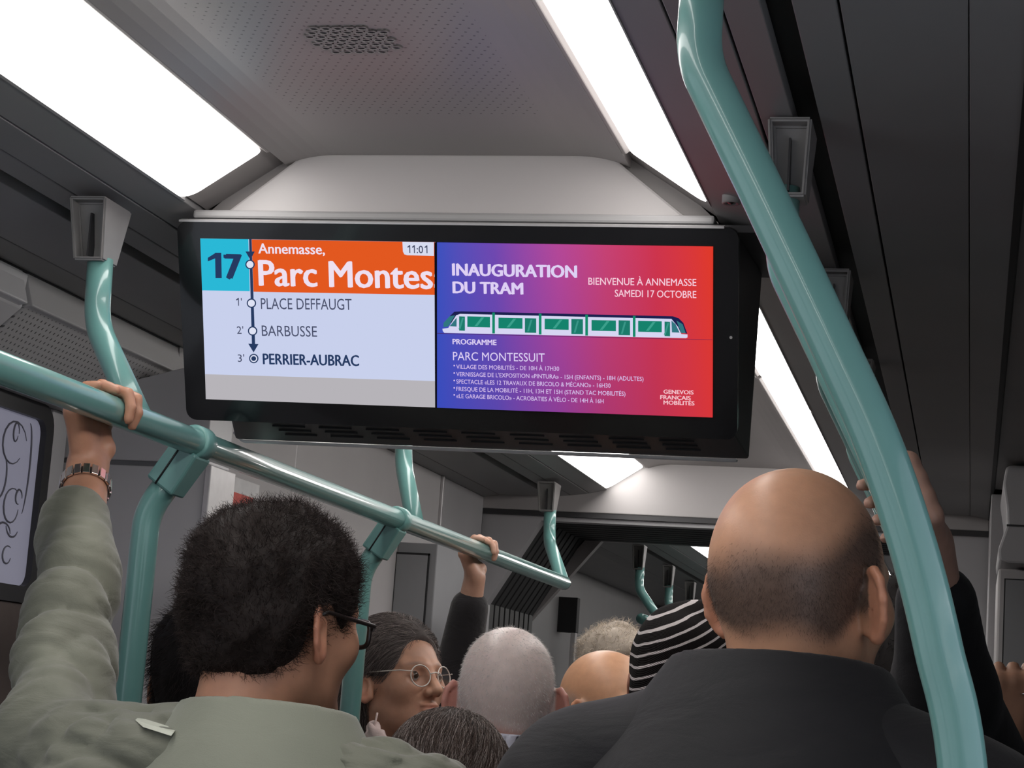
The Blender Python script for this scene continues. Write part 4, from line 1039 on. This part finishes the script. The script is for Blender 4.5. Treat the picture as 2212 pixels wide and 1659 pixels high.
def haircap(P, fn, name='hair', fine=.0045, tint=(.03, .025, .022), lo=None, hi=None, disp=None, var=.15):
    """solid mass of hair, built in the head frame"""
    H_ = SDF(); H_.at(P['R'], P['T'], P['s']); fn(H_)
    if disp: H_.disp.append(lambda X: disp(headlocal(X, P['R'], P['T'], P['s'])))
    c = P['T']; lo = c-.2 if lo is None else c+np.array(lo); hi = c+.2 if hi is None else c+np.array(hi)
    V, F = H_.mesh(lo, hi, [(lo, hi)], fine, fine)
    t = np.array(tint)[None, :]*(1+var*wav(V, 90, 3)[:, None]*.5)
    o = mk(name, V, F, M['hair'], P['root'], True, tint=np.clip(t, .001, 1))
    return o, V, F, vnormals(V, F), H_
def ring_path(c, R, rx, ry, n=28, a0=0, a1=2*math.pi): return [c+R@np.array([rx*math.cos(a0+(a1-a0)*k/n), 0, ry*math.sin(a0+(a1-a0)*k/n)]) for k in range(n+1)]
def glasses(P, round_, mat, w=.021, h=.019, th=.0013, tz=.004):
    s = P['s']; T, R = P['T'], P['R']; W = lambda q: R@(np.array(q)*s)+T
    AV, AF, lens = [], [], []
    def addt(path, r, cap=True):
        V, F = tubemesh(path, r, 8, cap); b = len(AV); AV.extend(V); AF.extend([tuple(i+b for i in f) for f in F])
    for sd in (-1, 1):
        c = np.array([sd*.033, .106, -.002]); pts = []; n = 32
        for k in range(n+1):
            a = 2*math.pi*k/n; cx_, sx = math.cos(a), math.sin(a)
            if not round_: e = .55; cx_ = math.copysign(abs(cx_)**e, cx_); sx = math.copysign(abs(sx)**e, sx)
            pts.append(W(c+np.array([w*cx_, -.22*(w*cx_*sd+w), h*sx])))
        addt(pts, th*s, False); lens.append(pts[:-1])
        addt([W((sd*(.033+w), .101, tz)), W((sd*.074, .085, tz+.003)), W((sd*.0815, .0, tz+.010)), W((sd*.082, -.012, tz+.006))], th*.85*s)
    addt([W((-.0125, .108, .002)), W((0, .112, .005)), W((.0125, .108, .002))], th*s)
    g = mk('glasses', AV, AF, mat, P['root'], True)
    for p in lens: mk('lens', p, [tuple(range(len(p)))], M['lens'], g)
    return g
UP = np.array([0, 0, 1.])
M['olive'] = cloth('olive quilted shell jacket', (.150, .155, .118), .62, .35, 9., 700., .10)
M['blk'] = cloth('black softshell jacket', (.0105, .010, .0115), .7, .3, 7., 900., sheen=.06)
M['blk2'] = cloth('charcoal wool coat', (.022, .020, .022), .85, .4, 9., 700.)
M['shirt'] = cloth('pale lavender shirt', (.50, .50, .58), .7, .3, 9., 800.)
M['navy'] = cloth('navy jacket', (.018, .021, .03), .75, .4)
M['pink'] = cloth('pale pink scarf', (.62, .48, .45), .9, .5, 20.)
M['tort'] = plain('dark spectacle frame', (.02, .015, .014), .3)
M['clear'] = plain('clear acrylic spectacle frame', (.72, .66, .60), .2)
M['steel'] = plain('steel watch link', (.82, .76, .72), .22, metal=1.0)

# --- man in the olive jacket
HB = atX(236, 866, BX); db = depth(HB)
WR1 = atd(190, 1006, db+.015); EL1 = atd(118, 1625, 2.28); CU1 = WR1+(EL1-WR1)*.14; CUF = WR1+(EL1-WR1)*.200-_R*.006
def p1_hand(S, base):
    P = np.array([BX, HB[1], BZ])-base
    hand_grip(S, P, np.array([0, 1., 0]), np.array([1., 0, 0]), UP, RT, WR1-base, ends=(95, 60, -25, -38), k0=195, spread=.0215)
    S.cone(WR1-base, CU1-base, .0250, .0262, k=.012)
    return [(np.minimum(P, WR1-base)-.06, np.maximum(P, WR1-base)+.06)]
def olive_disp(o):
    sh, el, wr = o['arms'][-1]
    def f(P):
        ax = wr-el; Ls = np.linalg.norm(ax); a = ax/Ls; t = (P-el)@a/Ls; r = np.linalg.norm(P-el-((P-el)@a)[:, None]*a, axis=1)
        m = smoothstep(-.25, .0, t)*(r < .10)
        Q = P+np.outer((P-el)@a, a)*1.6                                   # folds run round the arm
        puf = lambda X, f, sd: np.clip(np.abs(wav(X, f, sd)), 0, 1.2)**.65     # rounded puffs parted by sharp creases
        d = m*(.0135*puf(Q, 25, 11)+.0035*puf(Q, 62, 12)-.009)
        Bq = P*np.array([1, 1, 1.5])
        body = (1-m)*(.0130*puf(Bq, 55, 5)+.0050*puf(Bq, 120, 6)-.009)*smoothstep(.11, .05, (P-o['nb'])[:, 2])
        return -(d+body)
    return f
def p1_j(J, o):
    J.at(np.eye(3), (0, 0, 0), 1.)
    sh, el, wr = o['arms'][-1]; c = CUF-o['base']; d = (c-el)/np.linalg.norm(c-el)
    J.cone(c-d*.07, c-d*.010, .0425, .0435, k=.012)
    J.cone(c+d*.098, c+d*.25, .095, .095, k=.004, op='s'); J.cone(c-d*.05, c+d*.06, .034, .034, k=.004, op='s')
    J.at(o['B'], o['nb'], o['s'])
    J.cone((-.07, -.02, -.015), (-.19, .0, -.02), .060, .064, k=.05)     # shoulder lifted by the raised arm
P1 = person('person in olive jacket with thick dark hair and glasses, left arm raised to the rail', atd(600, 1345, 2.25), 27, .97, tilt=-2, skin=(.46, .235, .15), jmat=M['olive'], body_yaw=-4,
            arm={-1: (EL1, WR1)}, extra=p1_hand, jdisp=olive_disp, jfine=.0050, neck=.165, noff=(.035, 0, 0), shoulders=1.08, sleeve={-1: (.69, .072, .064, .046)},
            jextra=p1_j)
# its turned-down collar, a smooth sheet of paler cloth, and two pale seam tapes
M['sage'] = cloth('sage collar cloth', (.215, .225, .175), .65, .12, 9., 700., .06)
Cl = SDF(); Cl.at(P1['B'], P1['nb'], 1.0); Cl.shell((.0, .004, -.060), .158, .142, .122, .019, flare=-.42, slope=-.14)
lo, hi = P1['nb']-.25, P1['nb']+.22; v, f = Cl.mesh(lo, hi, [(lo, hi)], .0045, .0045); tag(mk('collar', v, f, M['sage'], P1['root'], True), 'smooth sage green turned-down collar')
M['tape'] = plain('pale seam tape', (.48, .50, .42), .5)
for pts in (((297, 1551), (380, 1577), (374, 1585), (314, 1566)), ((622, 1636), (715, 1646), (708, 1653), (640, 1644))):
    Q = [surf_hit(P1['JV'], P1['JF'], P1['base'], x, min(y, 1655)) for x, y in pts]; Q = [q-_F*.013 for q in Q if q is not None]; n_ = len(Q); bk = _F*.02
    if n_ < 3: continue
    bm = bmesh.new(); A_ = [bm.verts.new(Vector([float(c) for c in q])) for q in Q]; B_ = [bm.verts.new(Vector([float(c) for c in q+bk])) for q in Q]
    bm.faces.new(A_); bm.faces.new(B_[::-1])
    for i in range(n_): bm.faces.new((A_[i], A_[(i+1) % n_], B_[(i+1) % n_], B_[i]))
    frombm('seam_tape', bm, M['tape'], P1['root'])
def cap1(H_):
    H_.ell((0, -.016, .046), (.0895, .111, .092), k=.01); H_.ell((0, -.052, -.010), (.078, .061, .075), k=.03)
    H_.ell((0, .112, -.03), (.11, .072, .095), k=.015, op='s')
    for s in (-1, 1): H_.ell((s*.092, .008, -.012), (.030, .034, .040), k=.010, op='s')
    H_.plane((0, -.04, -.058), (0, .30, -1), k=.012)
hc, hv, hf, hn, _ = haircap(P1, cap1, tint=(.017, .012, .0105), disp=lambda q: -.0032*wav(q, 140, 4)-.001*wav(q, 300, 6))
rt, rn = pick(hv, hn, np.ones(len(hv)), 26000)
strands('hair_strand', rt-rn*.004, rn*.45+np.cross(rn, wav(rt, 40, 5)[:, None]*np.array([.6, .3, .7])+np.array([.3, .5, .2]))*.8, rng.uniform(.010, .019, len(rt)), .00040, hc, tints(len(rt), (.026, .018, .016), .35), nseg=5, curl=.0028, fr=4., jitter=.35)['kind'] = 'stuff'
tag(glasses(P1, False, M['tort'], .024, .0155, .0030), 'dark rectangular glasses')
# steel watch band: separate links round the wrist
wc = WR1+(EL1-WR1)*.082-P1['base']; ax = (CU1-WR1)/np.linalg.norm(CU1-WR1); e1 = np.cross(ax, UP); e1 = np.cross(UP, ax) if np.linalg.norm(e1) < .1 else e1
e1 = _R-ax*(_R@ax); e1 /= np.linalg.norm(e1); e2 = np.cross(ax, e1)
wb = mk('watch_band', *tubemesh([wc-ax*.006, wc+ax*.006], .0305, 32, False), M['char'], P1['root'], True)
for k in range(18):
    a = 2*math.pi*k/18; n_ = math.cos(a)*e1+math.sin(a)*e2; t_ = -math.sin(a)*e1+math.cos(a)*e2; c = wc+n_*.0322; P8 = []
    for h_ in (-.0085, .0085):
        for (x, y) in ((-.0048, -.0015), (.0048, -.0015), (.0044, .0016), (-.0044, .0016)): P8.append(c+ax*h_+t_*x+n_*y)
    hexa('link', P8, M['steel'], wb, .0006)

# --- bald man in the black jacket
def bald_tint(hair, zt=.050, zb=-.045, side=.03, cov=.85, seed=2):
    def f(q, tint):
        az = np.abs(np.arctan2(q[:, 0], -q[:, 1]))                       # 0 behind, pi/2 at the ears
        top = zt+side*smoothstep(.5, 1.5, az)+.012*wav(q, 45, seed); lowl = zb+.030*smoothstep(.9, 1.7, az)+.006*wav(q, 60, seed+1)
        m = smoothstep(top+.018, top-.022, q[:, 2])*smoothstep(lowl-.012, lowl+.014, q[:, 2])*smoothstep(2.15, 1.8, az)
        m = m*cov*(np.abs(q[:, 0]) < .082)*(q[:, 2] > -.14)
        f.mask = m
        return tint*(1-m[:, None])+np.array(hair)[None, :]*m[:, None]
    return f
def stubble(P, mask, n, length, rad, col, var=.3, fall=.8, name='stubble'):
    rt, rn = pick(P['V'], P['N'], mask, n)
    dn = rn*.55+np.array([0, 0, -1.])*fall; dn /= np.linalg.norm(dn, axis=1)[:, None]
    o = strands(name, rt-rn*.0015, dn, rng.uniform(.6, 1.2, n)*length, rad, P['root'], tints(n, col, var), nseg=3, jitter=.25); o['kind'] = 'stuff'; return o
tf = bald_tint((.115, .078, .062), .036, -.042, .040, .92)
def p10_j(J, o):
    J.at(o['B'], o['nb'], o['s'])
    J.cone((-.05, -.03, .03), (-.20, -.01, -.045), .062, .074, k=.06); J.cone((.05, -.03, .03), (.20, -.01, -.045), .062, .074, k=.06)
P10 = person('bald person seen from behind in a black jacket, largest head at right', atd(1735, 1278, 2.05), 26, 1.02, tilt=2, ear_out=.82, skin=(.56, .30, .185), jmat=M['blk'], body_yaw=8, tintfn=tf, fine=.0036, ears=1.14,
             shoulders=1.2, jextra=p10_j, jfine=.006, neck=.17,
             jdisp=lambda o: (lambda P: -.004*wav(P, 18, 3)-.0022*wav(P, 55, 8)))
Cl = SDF(); Cl.at(P10['B'], P10['nb'], 1.02); Cl.shell((0, .006, -.045), .190, .166, .140, .024, flare=-.47, slope=-.14); Cl.disp.append(lambda P: -.0015*wav(P, 22, 5))
lo, hi = P10['nb']-.27, P10['nb']+.24; v, f = Cl.mesh(lo, hi, [(lo, hi)], .005, .005); mk('collar', v, f, M['blk'], P10['root'], True)
stubble(P10, tf.mask**1.5, 14000, .0048, .00012, (.075, .052, .042))

# --- white-haired man in the pale collar
tf5 = bald_tint((.74, .71, .69), .30, -.045, .0, .66, 12)
P5 = person('person with cropped white hair and pale collar, seen from behind in the middle', atd(1095, 1516, 3.32), -8, 1.0, skin=(.60, .33, .27), jmat=M['shirt'], tintfn=tf5, ears=1.25, ear_out=.75, body_yaw=-10,
            collar=dict(c=(0, .010, -.01), rx=.070, ry=.074, h=.085, th=.006, flare=.14, slope=-.12), neck=.135)
stubble(P5, tf5.mask, 9000, .006, .00022, (.70, .67, .65), .2, .5)
tube('glasses', [P5['R']@np.array(q)+P5['T'] for q in ((.083, .0, .012), (.079, .06, .006), (.072, .098, .004))], .0016, M['chrome'], P5['root'], 8)

# --- woman with long grey hair and clear round glasses
def brow(q, t):
    for s in (-1, 1):
        b = np.exp(-(((q[:, 0]-s*.034)/.018)**2+((q[:, 2]-.021-.004*np.cos((q[:, 0]-s*.03)*60))/.0035)**2))*(q[:, 1] > .05); t = t*(1-.45*b[:, None])
        e = np.exp(-(((q[:, 0]-s*.033)/.014)**2+((q[:, 2]+.001)/.0022)**2))*(q[:, 1] > .07); t = t*(1-.75*e[:, None])
    return t
P3 = person('person with long grey hair and round clear glasses, face turned right', atd(858, 1474, 4.25), 120, 1.05, tilt=10, skin=(.56, .30, .20), jmat=M['blk2'], female=True, body_yaw=70, tintfn=brow, fine=.0027, neck=.17, shoulders=.92)
def cap3(H_):
    H_.ell((0, -.020, .045), (.0900, .110, .095), k=.01); H_.ell((0, -.06, .0), (.080, .066, .07), k=.03)
    H_.cone((0, -.085, -.02), (.02, -.105, -.17), .060, .050, k=.04); H_.cone((.02, -.105, -.17), (.05, -.10, -.34), .052, .035, k=.03)
    H_.ell((0, .118, -.022), (.082, .078, .112), k=.02, op='s')
    for s in (-1, 1): H_.ell((s*.090, .012, -.022), (.030, .036, .036), k=.012, op='s')
hc, hv, hf, hn, hs = haircap(P3, cap3, tint=(.085, .070, .066), lo=(-.2, -.2, -.42), hi=(.2, .2, .2), disp=lambda q: -.0025*wav(q*np.array([1, .4, .4]), 170, 4))
def flow3(X):
    q = headlocal(X, P3['R'], P3['T'], P3['s']); f = np.stack([np.sign(q[:, 0])*.35*(q[:, 2] > .03), -np.ones(len(q))*(q[:, 2] > -.03), -.35-1.2*smoothstep(.0, -.06, q[:, 2])-.6*smoothstep(.05, .09, np.abs(q[:, 0]))], -1); return f@P3['R'].T
rt, rn = pick(hv, hn, np.ones(len(hv)), 11000)
strands('hair_strand', rt, rn, .07, .00035, hc, tints(len(rt), (.19, .16, .15), .55), nseg=6, fr=.12, surf=hs, flow=flow3, lift=.008)['kind'] = 'stuff'
eyes(P3, (.25, 1, .18))
tag(glasses(P3, True, M['clear'], .0225, .0215, .0013, .006), 'clear round glasses')
# scarf at her chest
Sc = SDF(); b3 = P3['base']; pts = [atd(x, y, dd)-b3 for x, y, dd in ((806, 1572, 4.00), (806, 1610, 3.96), (818, 1650, 3.94), (812, 1720, 3.96))]
Sc.chain(pts, [.012, .022, .032, .045], k=.02)
for (xa, ya, xb, yb3) in ((800, 1570, 828, 1600), (826, 1585, 838, 1640), (796, 1590, 800, 1650), (815, 1600, 826, 1655)): Sc.cone(atd(xa, ya, 3.955)-b3, atd(xb, yb3, 3.935)-b3, .006, .011, k=.008)
Sc.disp.append(lambda P: -.005*(1-np.clip(np.abs(wav(P, 90, 2)), 0, 1))**2)
lo = np.min(pts, 0)-.08; hi = np.max(pts, 0)+.08; v, f = Sc.mesh(lo, hi, [(lo, hi)], .005, .005); sf = tag(mk('scarf', v, f, M['pink'], P3['root'], True), 'pale pink crumpled scarf')
tube('cord', [atd(815, 1540, 4.00)-b3, atd(812, 1555, 3.99)-b3, atd(806, 1572, 3.98)-b3], .0022, M['pink'], sf, 8)

# --- person at the bottom with brown grey hair
P6 = person('person with brown and grey hair, only the crown visible at the bottom edge', atd(965, 1742, 2.85), -6, .98, skin=(.55, .32, .23), jmat=M['navy'], female=True, fine=.006)
def cap6(H_):
    H_.ell((0, -.018, .045), (.091, .110, .094), k=.01); H_.ell((0, -.05, -.02), (.090, .075, .10), k=.03); H_.ell((0, .12, -.04), (.10, .072, .105), k=.02, op='s')
hc, hv, hf, hn, hs = haircap(P6, cap6, tint=(.06, .045, .040), disp=lambda q: -.002*wav(q*np.array([1, .5, .3]), 160, 4))
def flow6(X):
    q = headlocal(X, P6['R'], P6['T'], P6['s']); f = q-np.array([.01, .05, .12]); f[:, 2] = -.35-.8*smoothstep(.13, .0, q[:, 2]); f[:, :2] *= 8; return f@P6['R'].T
rt, rn = pick(hv, hn, (hv[:, 2]-P6['T'][2] > -.05)+.05, 9000)
strands('hair_strand', rt, rn, .075, .00034, hc, np.where(rng.random((len(rt), 1)) < .3, tints(len(rt), (.30, .26, .24), .3), tints(len(rt), (.085, .062, .052), .35)), nseg=6, fr=.16, surf=hs, flow=flow6, lift=.006)['kind'] = 'stuff'

# --- bald man in the middle distance, turned towards the right
tf7 = bald_tint((.30, .26, .24), .022, -.060, .0, .75, 31)
P7 = person('bald person with grey fringe turned right, between white-haired person and striped beanie', atd(1318, 1538, 4.3), 118, 1.07, skin=(.58, .31, .18), jmat=M['navy'], tintfn=tf7, body_yaw=80, neck=.15)
stubble(P7, tf7.mask, 4000, .006, .00022, (.34, .31, .29))

# --- grey-blond curls farther back
P8 = person('person with wavy grey-blond hair, farthest back, above the bald head', atd(1332, 1465, 5.45), 140, 1.08, skin=(.56, .31, .20), jmat=M['blk2'], fine=.006)
def cap8(H_):
    H_.ell((0, -.018, .05), (.090, .110, .090), k=.01); H_.ell((0, -.05, -.01), (.085, .070, .085), k=.03); H_.ell((0, .125, -.015), (.09, .07, .09), k=.02, op='s')
hc, hv, hf, hn, hs = haircap(P8, cap8, tint=(.40, .34, .28), disp=lambda q: -.005*wav(q, 95, 4))
rt, rn = pick(hv, hn, np.ones(len(hv)), 3500)
strands('hair_strand', rt-rn*.003, rn, .02, .0006, hc, tints(len(rt), (.55, .47, .38), .3), nseg=5, curl=.004, fr=5., jitter=.9)['kind'] = 'stuff'

# --- striped beanie
P9 = person('person in black and white striped beanie beside the front bald head', atd(1472, 1478, 3.76), -10, 1.09, skin=(.5, .28, .19), jmat=M['navy'], fine=.006, shoulders=.9)
m, nt, b = nmat('striped knit'); g = NG(nt); tc = nt.nodes.new('ShaderNodeTexCoord'); dp = nt.nodes.new('ShaderNodeVectorMath'); dp.operation = 'DOT_PRODUCT'
nv = -.36*_R+.93*_U; nt.links.new(tc.outputs['Object'], dp.inputs[0]); dp.inputs[1].default_value = [float(c) for c in nv]
wv = nt.nodes.new('ShaderNodeTexNoise'); wv.inputs['Scale'].default_value = 18; nt.links.new(tc.outputs['Object'], wv.inputs['Vector'])
u = g('ADD', dp.outputs['Value'], g('MULTIPLY', g('SUBTRACT', wv.outputs['Fac'], .5), .006)); fr_ = g('FRACT', g('DIVIDE', u, .0175)); msk = g('LESS_THAN', fr_, .24)
mx = nt.nodes.new('ShaderNodeMix'); mx.data_type = 'RGBA'; nt.links.new(msk, mx.inputs['Factor']); mx.inputs[6].default_value = (.010, .008, .008, 1); mx.inputs[7].default_value = (.55, .50, .50, 1)
nt.links.new(mx.outputs[2], b.inputs['Base Color']); b.inputs['Roughness'].default_value = .9; b.inputs['Specular IOR Level'].default_value = .1
kn = nt.nodes.new('ShaderNodeTexWave'); kn.inputs['Scale'].default_value = 160; kn.bands_direction = 'DIAGONAL'; nt.links.new(tc.outputs['Object'], kn.inputs['Vector'])
bp = nt.nodes.new('ShaderNodeBump'); bp.inputs['Strength'].default_value = .5; bp.inputs['Distance'].default_value = .002; nt.links.new(kn.outputs['Fac'], bp.inputs['Height']); nt.links.new(bp.outputs['Normal'], b.inputs['Normal'])
Bn = SDF(); Bn.at(P9['R'], P9['T'], 1.09); Bn.ell((0, -.018, .040), (.091, .110, .098), k=.01); Bn.ell((.028, -.03, .118), (.034, .03, .024), k=.03); Bn.ell((0, -.035, -.02), (.090, .092, .08), k=.03)
Bn.plane((0, -.05, -.045), (0, .35, -1), k=.01); Bn.disp.append(lambda P: -.0025*wav(P, 60, 3))
lo, hi = P9['T']-.2, P9['T']+.2; v, f = Bn.mesh(lo, hi, [(lo, hi)], .005, .005); tag(mk('beanie', v, f, m, P9['root'], True), 'black knitted beanie with thin white stripes')

# --- hidden passenger whose hand holds the far end of the rail
H4 = atX(1040, 1190, BX); d4 = depth(H4); W4 = atd(1026, 1247, d4+.02); E4 = atd(985, 1470, d4+.05)
def p4_hand(S, base):
    P = np.array([BX, H4[1], BZ])-base
    hand_grip(S, P, np.array([0, 1., 0]), np.array([1., 0, 0]), UP, RT, W4-base, ends=(70, 50, 0, -30), k0=195, spread=.0215)
    return [(np.minimum(P, W4-base)-.07, np.maximum(P, W4-base)+.07)]
hp4 = atd(1098, 1508, d4+.12)
P4 = person('person hidden behind the white-haired head, dark sleeve and hand raised to the rail', hp4, -12, .98, skin=(.55, .32, .23), jmat=M['blk2'], arm={-1: (E4, W4)}, extra=p4_hand, fine=.0042, sleeve={-1: (.70, .065, .056, .045)}, shoulders=.95, neck=.17)

# --- man behind the foreground pole with a raised arm
y2 = 2.20
def pole_pt(z): 
    xs = np.array([p[0] for p in shape]); zs = np.array([p[1] for p in shape]); o = np.argsort(zs); return np.array([np.interp(z, zs[o], xs[o]), y2, z])
zz = atY(1930, 1085, y2)[2]; PH = pole_pt(zz); dax = pole_pt(zz+.03)-pole_pt(zz-.03); dax /= np.linalg.norm(dax)
W11 = atd(2010, 1170, depth(PH)+.03); E11 = atd(2040, 1500, depth(PH)+.12)
def p11_hand(S, base):
    P = PH-base; e1 = np.array([0, -1., 0]); e2 = np.cross(e1, dax); e2 = e2 if e2[0] > 0 else -e2
    hand_grip(S, P, dax, -e2, np.array([0, 1., 0]), RP, W11-base, ends=(25, 25, 25, 25), k0=195, spread=.021, thumb=False)
    S.chain([W11-base, W11-base+dax*.04+e2*.01, P+e2*.028-np.array([0, .012, 0])-dax*.02], [.014, .013, .009], k=.008)
    return [(np.minimum(P, W11-base)-.08, np.maximum(P, W11-base)+.08)]
P11 = person('dark-haired person mostly hidden by the foreground pole, bare wrist raised', atd(1922, 1446, 2.66), -50, .95, skin=(.42, .25, .19), jmat=M['blk'], body_yaw=-10, arm={1: (E11, W11)}, extra=p11_hand, sleeve={1: (.60, .066, .058, .046)}, neck=.17, noff=(.0, .02, 0), shoulders=.85)
def cap11(H_):
    H_.ell((0, -.018, .045), (.084, .105, .088), k=.01); H_.ell((0, -.05, -.005), (.075, .065, .07), k=.03); H_.ell((0, .12, -.04), (.11, .08, .11), k=.02, op='s')
    for s in (-1, 1): H_.ell((s*.092, .004, -.016), (.03, .034, .04), k=.01, op='s')
    H_.plane((0, -.05, -.05), (0, .3, -1), k=.012)
hc, hv, hf, hn, hs = haircap(P11, cap11, tint=(.018, .015, .014))
rt, rn = pick(hv, hn, np.ones(len(hv)), 5000)
strands('hair_strand', rt-rn*.002, rn*.5-UP*.7, .014, .0004, hc, tints(len(rt), (.03, .025, .022), .3), nseg=3, jitter=.4)['kind'] = 'stuff'

# --- hand at the right edge
H12 = atd(2172, 1495, 3.05); W12 = atd(2168, 1605, 3.05); E12 = atd(2150, 1860, 3.25)
def p12_hand(S, base):
    P = H12-base+np.array([0, .02, .012]); hand_grip(S, P, _R/np.linalg.norm(_R), np.array([0, 1., 0]), UP, .013, W12-base, ends=(-60, -60, -60, -60), k0=172, spread=.0225, fr=.0102)
    return [(np.minimum(P, W12-base)-.08, np.maximum(P, W12-base)+.08)]
P12 = person('person at the right edge, only a ringed hand visible beside the cabinet', atd(2055, 1660, 3.22), -150, .90, skin=(.56, .31, .21), jmat=M['blk2'], body_yaw=170, arm={-1: (E12, W12)}, extra=p12_hand, fine=.0045, sleeve={-1: (.72, .062, .054, .044)}, shoulders=.85)
rc = H12-P12['base']+_R*.034+np.array([0, -.018, -.004])
tube('ring', [rc+np.array([math.cos(a)*.0112*_R[0]+0, math.cos(a)*.0112*_R[1], 0])+np.array([0, math.sin(a)*.0112, .0]) for a in np.linspace(0, 2*math.pi, 25)], .0016, M['chrome'], P12['root'], 8)

# --- dark head behind the olive jacket
P2 = person('person with straight black hair half hidden behind the olive-jacket person', atd(456, 1487, 3.1), -25, 1.05, skin=(.46, .26, .17), jmat=M['navy'], fine=.006, shoulders=.85)
def cap2(H_):
    H_.ell((0, -.018, .045), (.094, .112, .095), k=.01); H_.ell((0, -.055, -.02), (.082, .066, .09), k=.03); H_.ell((0, .12, -.04), (.10, .075, .11), k=.02, op='s'); H_.plane((0, -.05, -.085), (0, .2, -1), k=.012)
hc, hv, hf, hn, hs = haircap(P2, cap2, tint=(.012, .010, .010), disp=lambda q: -.002*wav(q, 130, 4))
rt, rn = pick(hv, hn, np.ones(len(hv)), 6000)
strands('hair_strand', rt-rn*.002, rn*.6-UP*.6, .022, .0004, hc, tints(len(rt), (.022, .017, .016), .4), nseg=4, jitter=.3)['kind'] = 'stuff'
